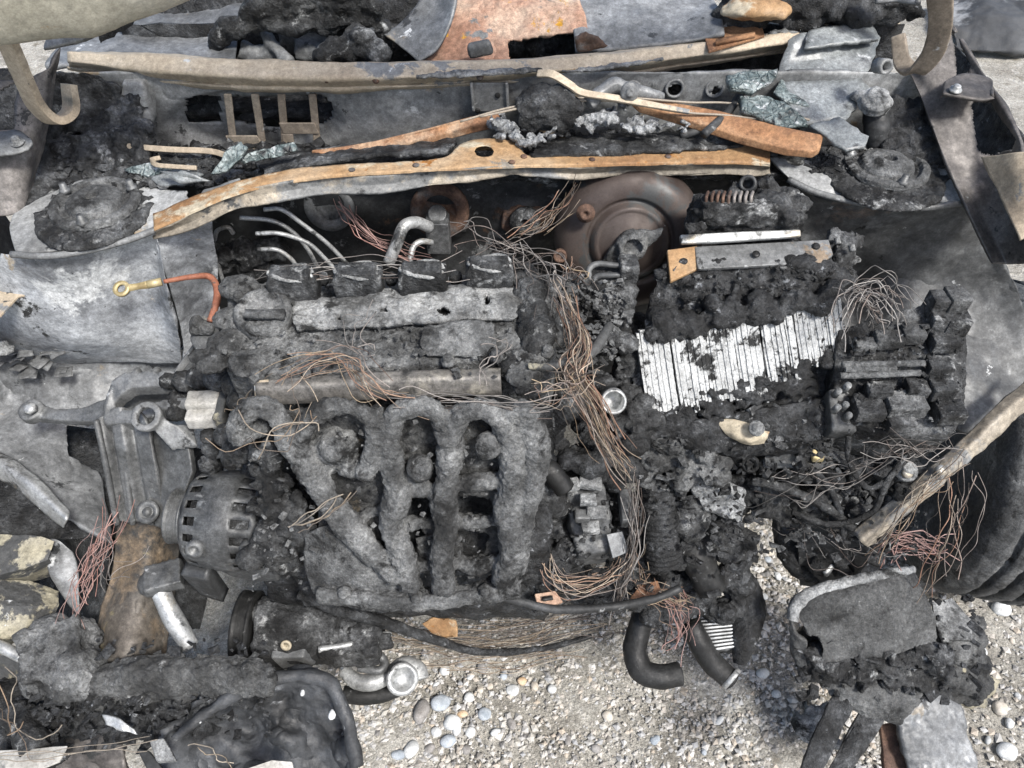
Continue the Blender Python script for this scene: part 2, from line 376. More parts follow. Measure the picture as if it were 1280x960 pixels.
# ================================================================ ground
def ground():
    m = MB()
    def patch(x0, x1, y0, y1, n, mm):
        xs = np.linspace(x0, x1, n); ys = np.linspace(y0, y1, mm)
        m.add([(x, y, 0) for x in xs for y in ys], [(i*mm+j, (i+1)*mm+j, (i+1)*mm+j+1, i*mm+j+1) for i in range(n-1) for j in range(mm-1)])
    patch(-1.3, 1.9, -.1, 1.8, 280, 190)
    # the far sheet, butted round the detailed patch
    for (a, b, c, d) in ((-60, -1.3, -60, 60), (1.9, 60, -60, 60), (-1.3, 1.9, -60, -.1), (-1.3, 1.9, 1.8, 60)):
        patch(a, b, c, d, 2, 2)
    m.build('ground', 'dirt', kind='structure', loc=(0, 0, 0), disp=[('CLOUDS', .12, .02), ('CLOUDS', .02, .010), ('VORONOI', .014, -.006)])
    # uncountable small gravel
    g = MB()
    tri = [((1, 0, 0), (0, 1, 0), (-1, 0, 0), (0, -1, 0), (0, 0, .8), (0, 0, -.5)), [(0, 1, 4), (1, 2, 4), (2, 3, 4), (3, 0, 4), (1, 0, 5), (2, 1, 5), (3, 2, 5), (0, 3, 5)]]
    def grav(n, x0, x1, y0, y1, smin, smax):
        for _ in range(n):
            s = smin+(smax-smin)*rng.random()**3
            a = rng.random()*6.28; x = rng.uniform(x0, x1); y = rng.uniform(y0, y1)
            c, sn = math.cos(a), math.sin(a); e = rng.uniform(.6, 1); k = rng.uniform(.45, .8)
            vs = []
            for q in tri[0]:
                jx, jy, jz = (q[i]+rng.uniform(-.22, .22) for i in range(3))
                vs.append((x+s*(jx*c-jy*e*sn), y+s*(jx*sn+jy*e*c), s*k*jz+s*.12+.002))
            g.add(vs, tri[1])
    grav(11000, -.30, .75, .33, .95, .0022, .009)
    grav(5200, .3, 1.35, .33, 1.15, .0025, .010)
    grav(1300, -.5, -.25, .45, .9, .003, .009)
    grav(500, .9, 1.6, .9, 1.6, .003, .012)
    g.build('gravel', 'pebble', kind='stuff', smooth=False, loc=(0, 0, 0), label='small pale gravel scattered over the dusty ground', dec=None)
ground()
for i, cc in enumerate([[G(.36), G(.5), G(.58)], [(.22, .25, .28), (.32, .35, .38), (.4, .43, .46)], [(.36, .32, .26), (.46, .42, .36), (.54, .51, .46)], [(.16, .15, .14), (.24, .23, .22), (.3, .29, .28)], [(.4, .27, .16), (.46, .34, .22), (.5, .4, .3)]]):
    mat('stone_%d' % i, cc, 40, (.75, .95), 0, bump=(.4, 120, .001), bump2=(.5, 420, .0006), speck=.25, spec=.25)
def stone(px, py, r, k, e=.75, rot=0., label=None):
    m = MB(); c = P(px, py, r*.25)
    m.ell((0, 0, 0), (r, r*e, r*.6), seg=14, rings=9)
    R = Matrix.Rotation(rot, 3, 'Z')
    out = []
    ph = [rng.uniform(0, 6.28) for _ in range(6)]
    for v in m.v:
        q = Vector(v)/r
        f = 1+.09*math.sin(2.1*q.x+ph[0])+.09*math.sin(2.7*q.y+ph[1])+.07*math.sin(3.7*q.z*1.6+ph[2]+q.x*2)+.05*math.sin(5*q.x+4*q.y+ph[3])
        out.append(tuple(c+R @ (Vector(v)*f)))
    m.v = out
    m.build('pebble', 'stone_%d' % k, label=label, cat='pebble', group='larger pebbles on the gravel', subsurf=1)
stone(551, 879, .019, 1, .9, .3, 'round blue grey pebble left of the paler ones below the bent pipe')
stone(527, 892, .024, 3, .6, 1.3, 'long dark grey pebble lying beside the bent pipe end')
stone(565, 903, .019, 0, .75, 0, 'broad white pebble right of the dark grey one')
stone(561, 926, .017, 1, .7, .4, 'pale blue pebble below the broad white pebble')
stone(606, 893, .014, 1, .9, 0, 'small blue pebble right of the tan pebbles')
stone(514, 938, .017, 0, .8, 1, 'pale pebble low in a pair near the black hose')
stone(498, 943, .013, 1, .8, 0, 'grey pebble at the bottom next to the black hose')
stone(640, 863, .014, 0, .8, 0, 'white pebble alone below the loose wires')
stone(652, 852, .010, 4, .8, 0, 'small tan pebble above the lone white one')
stone(578, 892, .010, 4, .8, 0, 'tiny tan pebble between white and blue pebbles')
stone(1251, 762, .020, 0, .9, 0, 'large white pebble in front of the burnt tyre')
stone(1224, 815, .016, 0, .8, .5, 'white pebble right of the charred corner block')
stone(1258, 940, .020, 0, .8, .2, 'pale pebble at the lower right edge of the ground')
stone(954, 842, .013, 0, .8, .2, 'white pebble left of the charred corner block')
stone(970, 868, .010, 0, .8, .2, 'small pale pebble below the white one near the corner block')
stone(1250, 884, .016, 2, .8, .7, 'sandy pebble near the right edge beside the debris')
spots = [(530, 828), (556, 838), (545, 856), (586, 873), (600, 862), (571, 912), (537, 935), (583, 938), (640, 905), (620, 915), (602, 835), (690, 862), (710, 925),
         (760, 895), (745, 935), (655, 872), (668, 858), (960, 700), (955, 745), (972, 720), (985, 810), (945, 765), (968, 660), (962, 690),
         (1240, 840), (1265, 800), (1262, 905), (1235, 925), (900, 900), (880, 940), (820, 925), (1272, 870), (588, 846), (630, 845), (612, 858), (545, 915), (505, 915), (588, 915)]
for i, (x, y) in enumerate(spots):
    stone(x, y, rng.uniform(.007, .012), rng.choice([0, 0, 1, 2, 2, 3]), rng.uniform(.65, .95), rng.random()*3, 'one of the scattered thumbnail sized pebbles on the gravel')

# ================================================================ car body
mat('rail_brown', [(.12, .1, .08), (.22, .185, .145), (.34, .3, .24)], 7, (.5, .8), .1, layers=[(G(.08), 14, .62, .05), (G(.4), 24, .67, .03)], bump=(.4, 60, .0012), bump2=(.5, 380, .0005), speck=.2, grit=(110, .65, 1.25))
body = thing('burnt_car_body', 'burnt out bare metal car body around the engine bay', 'car body', (0, .95, .25))
def part(mb, name, m, parent=None, **k): return mb.build(name, m, parent or body, **k)

# --- windscreen crossbar
X = [85, 200, 300, 430, 600, 740, 870, 1000, 1125]
up = [66, 71, 76, 80, 77, 70, 55, 38, 10]
lo = [86, 104, 112, 113, 107, 98, 82, 62, 32]
r1 = [P(x, y, 1.0) for x, y in zip(X, up)]
r2 = [P(x, a*.45+b*.55, .99) for x, a, b in zip(X, up, lo)]
r3 = [P(x, b, .962) for x, b in zip(X, lo)]
r25 = [a.lerp(b, .72)+V(0, .004, 0) for a, b in zip(r2, r3)]
m = MB().sheet([[p+V(0, .045, -.02) for p in r1], r1, r2, r25, [p+V(0, -.006, 0) for p in r25], r3, [p+V(0, .03, -.003) for p in r3]], 170, 37, linv=True)
xb = part(m, 'windscreen_crossbar', 'tan_steel', solid=.003, disp=[('CLOUDS', .09, .010), ('CLOUDS', .025, .003)], label='long tan heat bleached crossbar below the missing windscreen')
for px, py in ((408, 99), (470, 100), (600, 96)):
    c = D(px, py, 1.028); part(MB().lathe(c, (0, -1, .3), [(-.004, .005), (.002, .005), (.004, .003)], 12), 'weld_stud', 'rust_dark', xb)
# burnt sealant strips along the bar
m = MB(); m.strap([P(520, 96, .996), P(560, 93, .997), P(610, 91, .998), P(680, 87, .998)], [.004, .012, .012, .004], .006)
SL = [m]; m = MB(); m.strap([P(700, 90, .994), P(760, 84, .995), P(830, 73, .996)], [.004, .012, .003], .005)
SL.append(m); m = MB(); m.strap([P(960, 42, .999), P(1030, 33, 1.0), P(1105, 18, 1.0)], [.01, .02, .014], .005)
for m in SL+[m]: part(m, 'sealant_remains', 'ash_pale', xb, remesh=.003, disp=[('CLOUDS', .012, .008)])

# --- bulkhead under the crossbar, with an oval pressing and two openings
def bulge(p):
    px, py = proj(p)
    e = ((px-318)/115)**2+((py-152)/42)**2
    if e < 1: p = p+np.array([0, .018*min(1, (1-e)*3), 0])
    return p
m = MB().sheet([[V(x, 1.055, .985) for x in (-.66, -.3, 0, .3, .62)], [V(x, 1.06, .93) for x in (-.66, -.3, 0, .3, .62)], [V(x, 1.075, .85) for x in (-.66, -.3, 0, .3, .62)]], 240, 34, push=bulge,
               polys=[[(232, 124), (248, 119), (278, 118), (278, 153), (240, 154), (230, 146)], [(283, 118), (400, 118), (418, 130), (420, 146), (400, 158), (345, 160), (285, 152)]],
               holes=[(D(790, 112, 1.063), .011), (D(843, 110, 1.063), .012), (D(893, 110, 1.063), .011)])
bh = part(m, 'bulkhead_panel', 'bulkhead_grey', solid=.003, disp=[('CLOUDS', .12, .010), ('CLOUDS', .03, .003)], label='grey bulkhead with oval opening under the crossbar')
for px, py in ((790, 112), (843, 110), (893, 110)):
    c = D(px, py, 1.056)
    part(MB().lathe(c, (0, -1, .2), [(0, .014), (.004, .014), (.004, .010), (0, .010)], 24, closed=True), 'grommet_ring', 'steel_mid', bh)
m = MB().tube([D(235, 140, 1.14), D(300, 133, 1.13), D(420, 138, 1.12)], .012, 10).tube([D(300, 150, 1.10), D(360, 140, 1.10), D(415, 150, 1.1)], .008, 8).box(D(330, 125, 1.15), (.2, .02, .06))
part(m, 'duct_behind', 'char_black', bh, remesh=.004, disp=[('CLOUDS', .02, .01)])
# black sheet standing in for the dark space behind the bulkhead openings
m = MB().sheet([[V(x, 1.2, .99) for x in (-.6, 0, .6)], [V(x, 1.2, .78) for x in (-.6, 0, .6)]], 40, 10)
part(m, 'dark_space_backing', 'char_black', solid=.004, disp=[('CLOUDS', .05, .02)])

def ladder(pxs, y0, y1, plate, yb, name, hole=None):
    m = MB()
    (a0, a1), (b0, b1) = pxs
    m.slab([D(a0, y0, yb), D(a0+10, y0, yb), D(a1+9, y1, yb), D(a1, y1, yb)], (0, .004, 0))
    m.slab([D(b0, y0, yb), D(b0+10, y0, yb), D(b1+9, y1, yb), D(b1, y1, yb)], (0, .004, 0))
    m.slab([D(a0+2, plate[0], yb-.002), D(b0+8, plate[0], yb-.002), D(b1+7, plate[1], yb-.002), D(a1+2, plate[1], yb-.002)], (0, .0035, 0))
    return m
m = ladder(((279, 288), (313, 325)), 118, 190, (170, 188), 1.045, '')
part(m, 'vent_bracket', 'rail_brown', bevel=.0015)
m = ladder(((346, 352), (385, 392)), 118, 183, (154, 168), 1.045, '')
m.slab([D(352, 168, 1.043), D(366, 168, 1.043), D(368, 183, 1.043), D(354, 183, 1.043)], (0, .0035, 0))
part(m, 'vent_bracket', 'rail_brown', bevel=.0015)
m = MB().slab([D(587, 104, 1.04), D(636, 104, 1.04), D(637, 140, 1.04), D(590, 140, 1.04)], (0, .004, 0))
m.slab([D(587, 104, 1.034), D(591, 104, 1.034), D(594, 140, 1.034), D(590, 140, 1.034)], (0, .006, 0)).slab([D(631, 104, 1.034), D(635, 104, 1.034), D(637, 140, 1.034), D(633, 140, 1.034)], (0, .006, 0))
b3 = part(m, 'support_bracket', 'bulkhead_grey', bevel=.0015)
for px, py in ((622, 119), (597, 138)):
    part(MB().lathe(D(px, py, 1.039), (0, -1, 0), [(0, .004), (.0015, .004), (.002, .002)], 12), 'bolt_hole', 'rubber_black', b3)
m = MB().slab([D(150, 105, 1.04), D(178, 104, 1.04), D(192, 150, 1.03), D(185, 168, 1.02), D(160, 172, 1.02), D(148, 150, 1.03)], (0, .03, 0))
part(m, 'drain_box', 'bulkhead_grey', remesh=.004, disp=[('CLOUDS', .03, .012)])

# --- plenum floor with crust
m = MB().sheet([[V(x, .945, .892) for x in (-.5, -.2, 0, .2, .5)], [V(x, .975, .866) for x in (-.55, -.2, 0, .2, .55)], [V(x, 1.08, .855) for x in (-.6, -.2, 0, .2, .6)]], 170, 40)
part(m, 'plenum_floor', 'char', solid=.004, disp=[('CLOUDS', .06, .03), ('CLOUDS', .015, .012)])

# --- front cowl edge, orange and tan
Xc = [192, 250, 300, 360, 430, 500, 556, 578, 605, 640, 662, 720, 800, 880, 935, 962]
rear = [268, 243, 226, 213, 207, 203, 197, 179, 174, 178, 195, 194, 190, 186, 184, 188]
fold = [286, 260, 240, 226, 218, 214, 211, 210, 209, 208, 207, 206, 204, 203, 203, 205]
low = [295, 281, 262, 249, 240, 235, 230, 227, 223, 220, 222, 220, 216, 219, 221, 216]
zc = np.interp(Xc, [190, 300, 600, 962], [.895, .925, .935, .915])
ra = [P(x, y, z) for x, y, z in zip(Xc, rear, zc)]
rb = [P(x, y, z) for x, y, z in zip(Xc, fold, zc)]
rc = [P(x, y, z-.022) for x, y, z in zip(Xc, low, zc)]
m = MB().sheet([[p+V(0, .004, -.02) for p in ra], ra, rb, [p+V(0, -.001, -.003) for p in rb]], 220, 28, linv=True, holes=[(P(605, 189, .935), .013)])
ce = part(m, 'cowl_edge_panel', 'orange_steel', solid=.0025, disp=[('CLOUDS', .07, .006), ('CLOUDS', .018, .002)], label='rust orange and tan front edge of the cowl')
m = MB()
for px, py in ((440, 213), (520, 207), (640, 203), (655, 196), (740, 200), (835, 196)):
    c = P(px, py, float(np.interp(px, Xc, zc))+.001); part(MB().lathe(c, (0, 0, 1), [(0, .0045), (.0015, .0045), (.002, .002)], 10), 'rivet', 'rust_dark', ce)
def scallop(p):
    px, py = proj(p)
    return p+np.array([0, .003*math.sin(px*.05), .0025*math.sin(px*.021+1)])
m = MB().sheet([[p+V(0, .0012, -.0015) for p in rb], [a.lerp(b, .6)+V(0, .004, -.002) for a, b in zip(rb, rc)], [p+V(0, -.003, 0) for p in rc], [p+V(0, .010, .003) for p in rc]], 220, 20, linv=True, push=scallop)
part(m, 'cowl_front_face', 'sooty_tan', solid=.0025, disp=[('CLOUDS', .07, .006), ('CLOUDS', .018, .003)], label='tan grey front face hanging below the orange cowl edge')
# dark burnt seal behind it
m = MB().sheet([[(330, 222, .915), (430, 200, .925), (560, 190, .93)], [(330, 214, .91), (430, 192, .92), (570, 178, .925)], [(320, 206, .9), (420, 184, .9), (560, 172, .9)]], 80, 14)
part(m, 'burnt_seal', 'char', solid=.006, disp=[('CLOUDS', .02, .012)])
m = MB().sheet([[(665, 198, .93), (800, 190, .93), (930, 184, .92)], [(668, 186, .925), (800, 176, .925), (930, 172, .915)], [(668, 178, .9), (800, 168, .9), (930, 166, .9)]], 90, 14)
part(m, 'burnt_seal', 'char', solid=.006, disp=[('CLOUDS', .02, .014)])

# --- firewall with pressings
def fwp(p):
    px, py = proj(p)
    for cx, cy, rx, ry in ((415, 255, 45, 26), (655, 282, 38, 34), (550, 265, 40, 34)):
        e = ((px-cx)/rx)**2+((py-cy)/ry)**2
        if e < 1: p = p+np.array([0, -.010*min(1, (1-e)*4), 0])
    return p
m = MB().sheet([[V(x, .975, .868) for x in (-.62, -.2, .2, .62)], [V(x, .985, .78) for x in (-.62, -.2, .2, .62)], [V(x, 1.01, .55) for x in (-.62, -.2, .2, .62)], [V(x, 1.1, .22) for x in (-.62, -.2, .2, .62)]], 120, 56, push=fwp)
fw = part(m, 'firewall', 'steel_dark', solid=.003, disp=[('CLOUDS', .1, .012)])
m = MB().lathe(D(550, 262, .968), (0, -1, .25), [(0, .044), (.006, .044), (.01, .038), (.01, .026), (.004, .024), (.004, 0.0005)], 36)
part(m, 'pipe_flange', 'rust_dark', fw)
m = MB().lathe(D(412, 258, .968), (0, -1, .25), [(0, .038), (.006, .037), (.006, .026), (.0, .022)], 32)
part(m, 'grommet_ring', 'steel_mid', fw)
m = MB().slab([D(x, y, .965) for x, y in ((628, 268), (648, 258), (682, 264), (694, 276), (680, 292), (640, 296), (626, 286))], (0, .012, 0))
part(m, 'steering_seal_plate', 'rust_dark', fw, bevel=.003)
m = MB().lathe(D(656, 277, .955), (0, -1, .3), [(0, .024), (.006, .022), (.012, .014), (.012, .008), (.003, .006)], 28)
part(m, 'steering_seal', 'char', fw, disp=[('CLOUDS', .012, .004)], simple=1)

mat('scorched_rail', [(.035, .033, .03), (.07, .064, .056), (.12, .106, .09)], 7, (.5, .8), .15, layers=[((.27, .2, .13), 6, .63, .06), ((.3, .26, .14), 12, .68, .04), (G(.04), 16, .63, .05), (G(.36), 34, .68, .03)], bump=(.5, 60, .0016), bump2=(.5, 380, .0005), speck=.2, grit=(110, .6, 1.35))
# --- left strut tower
ledge = [[(20, 262, .885), (110, 226, .895), (196, 236, .895), (250, 240, .9), (300, 225, .915)],
         [(12, 285, .885), (100, 276, .89), (190, 266, .89), (225, 262, .893), (285, 240, .918)],
         [(20, 318, .88), (90, 312, .88), (150, 300, .882), (192, 289, .885), (256, 262, .905)]]
m = MB().sheet(ledge, 130, 50, holes=[(P(243, 239, .902), .0135)])
lt = part(m, 'strut_tower_ledge', 'bulkhead_grey', solid=.003, disp=[('CLOUDS', .06, .006)])
m = MB().tube([(14, 318, .884), (60, 320, .882), (110, 313, .882), (160, 300, .884), (200, 285, .888)], .0045, 8, 40)
part(m, 'ledge_lip', 'steel_mid', lt)
def strutmount(cx, cy, z, rx, parent, w, h, hat):
    m = MB()
    c = P(cx, cy, z)
    m.lathe(c+V(0, 0, -.004), (0, 0, 1), [(0, rx), (.006, rx*.98), (.010, rx*.55), (.012, rx*.5)], 48)
    for _ in range(150):
        a = rng.random()*6.28; r = rx*math.sqrt(rng.random())
        s = rng.uniform(.003, .008)
        m.ell(c+V(r*math.cos(a), r*math.sin(a)*.9, .004), (s, s, s*.5), seg=8, rings=6)
    p = part(m, 'charred_crust', 'char', parent, remesh=.0026, disp=[('CLOUDS', .018, .006), ('CLOUDS', .007, .004)])
    m = MB().lathe(c+V(hat, .012, .012), (0, 0, 1), [(-.006, .058), (.001, .057), (.003, .052), (.003, .047), (-.003, .044), (-.003, .037), (.004, .034), (.007, .026), (.010, .022), (.011, .016), (.011, .010), (.001, .008)], 48)
    q = part(m, 'strut_mount', 'ash_crust', parent, disp=[('CLOUDS', .018, .003), ('CLOUDS', .006, .002)], simple=2)
    for t in (.6, 2.7, 4.8):
        part(MB().lathe(c+V(hat+.05*math.cos(t), .012+.05*math.sin(t), .012), (0, 0, 1), [(0, .008), (.005, .008), (.006, .005), (.014, .0045)], 6), 'strut_nut', 'cast_alu', parent)
    return p
strutmount(118, 268, .890, .074, lt, 0, 0, 0)
# tower face below: pale ash
m = MB().sheet([[(0, 316, .873), (60, 319, .872), (120, 312, .872), (186, 292, .876), (198, 302, .872)],
                [(-10, 360, .8), (60, 362, .79), (120, 355, .79), (190, 340, .79), (212, 350, .80)],
                [(-10, 420, .7), (60, 415, .70), (130, 410, .70), (196, 400, .70), (226, 410, .71)],
                [(-10, 470, .6), (70, 455, .62), (140, 445, .62), (200, 450, .61), (228, 452, .62)]], 120, 90,
               push=lambda p: p+np.array([0, -.035*max(0., math.cos((proj(p)[0]-120)/110*1.3))*math.sin(math.pi*min(1., max(0., (proj(p)[1]-312)/150))), 0]))
part(m, 'strut_tower_face', 'tower_ash', lt, solid=.003, disp=[('CLOUDS', .14, .014), ('CLOUDS', .04, .0025)])
m = MB().sheet([[(188, 291, .878), (226, 277, .888), (262, 268, .895)], [(208, 345, .80), (240, 330, .80), (272, 330, .79)], [(225, 410, .71), (250, 400, .70), (275, 395, .69)], [(232, 470, .6), (262, 470, .58), (285, 470, .56)]], 50, 80)
part(m, 'tower_side', 'tower_ash', lt, solid=.003, disp=[('CLOUDS', .06, .012)])
# left apron below the tower, towards the front
m = MB().sheet([[(-40, 395, .72), (30, 400, .72), (120, 405, .70), (235, 440, .62)], [(-40, 440, .66), (30, 440, .66), (120, 450, .62), (235, 480, .55)],
                [(-40, 500, .60), (30, 505, .59), (70, 520, .58), (120, 530, .55)], [(-40, 560, .60), (20, 572, .58), (70, 600, .55), (130, 615, .5)],
                [(-40, 585, .60), (20, 600, .58), (80, 645, .54), (140, 680, .5)]], 120, 90, polys=[[(83, 528), (122, 530), (128, 560), (140, 600), (85, 568)]])
la = part(m, 'front_apron', 'blue_steel', solid=.003, disp=[('CLOUDS', .07, .016), ('CLOUDS', .02, .004)], label='blue grey scorched front apron left of the engine mount')
m = MB()
for _ in range(26):
    px = rng.uniform(0, 100); py = rng.uniform(400, 470); z = .735-(py-395)*.0011; s = rng.uniform(.006, .018)
    m.box(P(px, py, z-.012), (s*1.6, s*1.3, .0015), Matrix.Rotation(rng.random()*3, 3, 'Z') @ Matrix.Rotation(rng.uniform(-.25, .25), 3, 'X'))
part(m, 'peeled_flakes', 'steel_mid', la, disp=[('CLOUDS', .012, .008)], simple=2, kind='stuff')
m = MB().lathe(P(4, 440, .70), (0, .4, 1), [(0, .016), (.006, .016), (.008, .010), (.016, .009)], 8)
part(m, 'bolt', 'ash_pale', la)
# left fender edge and bracket tabs
m = MB().sheet([[(-60, 545, .60), (0, 566, .60), (40, 592, .595), (88, 640, .585)], [(-60, 560, .605), (0, 582, .605), (40, 608, .60), (84, 650, .59)], [(-60, 580, .58), (0, 600, .58), (38, 624, .575), (80, 660, .565)]], 60, 14)
part(m, 'fender_edge', 'bright_alu', solid=.003, disp=[('CLOUDS', .05, .006)], label='pale grey front edge of the left fender')
m = MB().slab([(-40, 352, .8), (30, 355, .8), (62, 358, .8), (45, 366, .8), (22, 370, .8), (0, 394, .8), (-40, 410, .8)], (0, 0, -.004))
part(m, 'fender_tab', 'tan_steel', bevel=.001)
m = MB().sheet([[(-80, 172, .97), (0, 166, .97), (22, 164, .97), (38, 174, .97)], [(-80, 186, .97), (0, 180, .972), (22, 178, .972), (41, 180, .97)], [(-80, 202, .965), (0, 195, .965), (20, 193, .965), (36, 188, .965)]], 30, 12)
tb = part(m, 'fender_tab', 'steel_mid', solid=.004, label='light grey bolted tab at the left edge')
part(MB().lathe(P(22, 178, .974), (0, -.2, 1), [(0, .009), (.002, .009), (.003, .0055), (.008, .005), (.009, .003)], 16), 'bolt', 'ash_pale', tb)
# left apron side up to the hinge
m = MB().sheet([[(-120, 110, 1.02), (40, 95, 1.02), (75, 60, 1.04)], [(-120, 190, .96), (20, 190, .95), (60, 150, .96)], [(-120, 262, .90), (10, 270, .885), (40, 240, .89)]], 60, 60, polys=[[(-5, 115), (26, 100), (20, 160), (-5, 165)]])
part(m, 'fender_inner_side', 'steel_brown', solid=.003, disp=[('CLOUDS', .06, .010)])
m = MB().sheet([[(40, 100, 1.0), (100, 90, .99), (150, 110, .97)], [(36, 180, .93), (80, 190, .90), (150, 190, .87)], [(30, 262, .885), (90, 235, .885), (200, 235, .87)]], 80, 60)
part(m, 'tower_back_wall', 'char', solid=.004, disp=[('CLOUDS', .06, .03), ('CLOUDS', .016, .010)])
# left front rail with a pale tube
m = MB().sheet([[(150, 640, .52), (190, 640, .52), (226, 660, .49)], [(142, 700, .48), (185, 690, .50), (222, 704, .45)], [(128, 760, .44), (172, 755, .47), (212, 772, .41)], [(112, 830, .42), (160, 825, .45), (205, 832, .39)]], 50, 70, holes=[(P(168, 752, .462), .006)])
rl = part(m, 'front_rail', 'scorched_rail', solid=.004, disp=[('CLOUDS', .06, .014)], label='scorched tan front rail below the alternator pulley')
m = MB().tube([(196, 722, .52), (203, 745, .51), (218, 775, .49), (238, 808, .46)], [.012, .013, .014, .012], 14)
part(m, 'support_tube', 'bright_alu', rl, disp=[('CLOUDS', .03, .003)])
m = MB().box(P(205, 722, .525), (.05, .04, .02), Matrix.Rotation(.3, 3, 'Z')).ell(P(190, 728, .52), (.02, .02, .012))
part(m, 'tube_clamp', 'cast_alu', rl, remesh=.003, disp=[('CLOUDS', .02, .006)])
# dark inner side of the left rail and wheel-well liner
m = MB().sheet([[(70, 600, .5), (140, 650, .5)], [(75, 700, .35), (130, 760, .4)], [(70, 800, .3), (110, 830, .4)]], 30, 40)
part(m, 'wheel_well', 'char_black', solid=.004, disp=[('CLOUDS', .05, .02)])

# --- right strut tower
ledge = [[(962, 198, .905), (1040, 200, .90), (1120, 190, .90), (1200, 205, .895)],
         [(975, 212, .90), (1040, 228, .895), (1120, 225, .89), (1208, 225, .89)],
         [(985, 222, .895), (1025, 240, .888), (1090, 254, .88), (1150, 258, .88), (1205, 252, .88)]]
ledge = [[Vector(q) for q in catmull(PP(r), 5)] for r in ledge]
m = MB().sheet(ledge, 120, 40, holes=[(P(993, 200, .903), .013)])
rt = part(m, 'strut_tower_ledge', 'bulkhead_grey', solid=.003, disp=[('CLOUDS', .06, .006)])
m = MB().tube([(985, 224, .898), (1025, 242, .89), (1090, 256, .883), (1150, 260, .882), (1206, 253, .884)], .0045, 8, 40)
part(m, 'ledge_lip', 'steel_mid', rt)
strutmount(1104, 220, .894, .082, rt, 0, 0, .005)
# right inner fender: smooth dark panel falling away from the ledge
m = MB().sheet([[(985, 222, .89), (1040, 246, .885), (1100, 257, .88), (1206, 253, .88), (1225, 245, .87)],
                [(1000, 300, .80), (1050, 300, .80), (1120, 305, .80), (1220, 320, .79), (1250, 310, .81)],
                [(1020, 400, .68), (1060, 380, .68), (1130, 370, .72), (1240, 400, .70), (1282, 390, .72)],
                [(1030, 540, .56), (1090, 540, .58), (1150, 510, .62), (1215, 540, .62), (1300, 500, .62)]], 100, 80,
               holes=[(P(1093, 288, .815), .004), (P(1251, 350, .80), .006), (P(1226, 497, .68), .006)])
ri = part(m, 'inner_fender', 'inner_steel', solid=.003, disp=[('CLOUDS', .14, .022), ('CLOUDS', .03, .003)], label='smooth dark scorched inner fender below the right strut tower')
# right apron rail with its openings, fender rail
m = MB().sheet([[(1120, 60, 1.0), (1150, 80, 1.0), (1180, 30, 1.03), (1192, 35, 1.03)], [(1150, 120, .97), (1185, 130, .97), (1212, 95, .99), (1228, 90, 1.0)],
                [(1180, 200, .92), (1205, 200, .92), (1240, 160, .95), (1276, 175, .97)], [(1208, 262, .885), (1222, 250, .89), (1262, 250, .9), (1282, 262, .93)],
                [(1240, 330, .84), (1262, 330, .84), (1290, 330, .87), (1320, 335, .90)]], 70, 130,
               polys=[[(1213, 128), (1243, 125), (1272, 175), (1266, 190), (1240, 195), (1222, 190), (1214, 160)], [(1187, 42), (1196, 38), (1216, 80), (1212, 92), (1196, 100)]])
ra_ = part(m, 'apron_rail', 'steel_brown', solid=.004, disp=[('CLOUDS', .07, .010)], label='brown grey right apron rail with black triangular opening')
m = MB().sheet([[(1180, 103, 1.0), (1205, 93, 1.0), (1238, 100, 1.0), (1240, 118, 1.0)], [(1178, 118, .998), (1200, 122, .998), (1225, 126, .995), (1242, 124, .995)]], 26, 14)
tb = part(m, 'fender_tab', 'steel_brown', ra_, solid=.004)
part(MB().lathe(P(1194, 113, 1.003), (0, -.2, 1), [(0, .008), (.002, .008), (.003, .005), (.007, .0048), (.008, .003)], 16), 'bolt', 'bright_alu', ra_)
m = MB().sheet([[(1226, 196, .96), (1282, 190, .99), (1340, 190, 1.0)], [(1248, 240, .94), (1285, 230, .965), (1345, 230, .98)], [(1275, 300, .92), (1300, 290, .93), (1350, 290, .95)]], 30, 40)
part(m, 'fender_rail', 'tan_steel', solid=.004, disp=[('CLOUDS', .06, .006)], label='pale tan fender rail at the right edge')
# diagonal tan headlamp rail in front of the tyre
m = MB().sheet([[(1300, 462, .70), (1240, 512, .68), (1205, 548, .66), (1140, 605, .62), (1066, 664, .56)],
                [(1300, 478, .705), (1248, 522, .685), (1212, 558, .665), (1150, 615, .625), (1075, 676, .565)],
                [(1300, 496, .69), (1254, 537, .67), (1216, 571, .65), (1156, 624, .61), (1084, 684, .55)]], 90, 16, linv=True)
dr = part(m, 'headlamp_rail', 'sooty_tan', solid=.004, disp=[('CLOUDS', .05, .008), ('CLOUDS', .015, .003)], label='bent tan headlamp rail running diagonally above the tyre')
for px, py, z in ((1175, 588, .65), (1133, 592, .64)):
    part(MB().lathe(P(px, py, z), (0, -.4, 1), [(0, .007), (.004, .007), (.005, .003)], 12), 'screw', 'bright_alu', dr)
# dark panel between battery and rail
m = MB().sheet([[(905, 560, .60), (1000, 560, .60), (1080, 575, .60), (1140, 600, .58)], [(935, 600, .55), (1000, 600, .55), (1070, 620, .55), (1120, 630, .55)], [(990, 660, .48), (1020, 665, .48), (1060, 670, .5), (1090, 670, .52)], [(1000, 730, .36), (1020, 730, .36), (1060, 720, .4), (1085, 705, .46)]], 90, 70)
part(m, 'front_rail', 'steel_dark', solid=.004, disp=[('CLOUDS', .06, .02), ('CLOUDS', .02, .006)], label='dark right front rail between battery tray and tan headlamp rail')
# unseen floor pan and sills, added to keep daylight out from under the car
m = MB().box((0, 1.85, .24), (1.5, 1.5, .02)).box((-.78, 1.75, .42), (.04, 1.3, .38)).box((.83, 1.95, .42), (.04, 1.3, .38)).box((0, 1.12, .3), (1.2, .03, .12))
part(m, 'floor_light_block', 'char_black', bevel=.004)
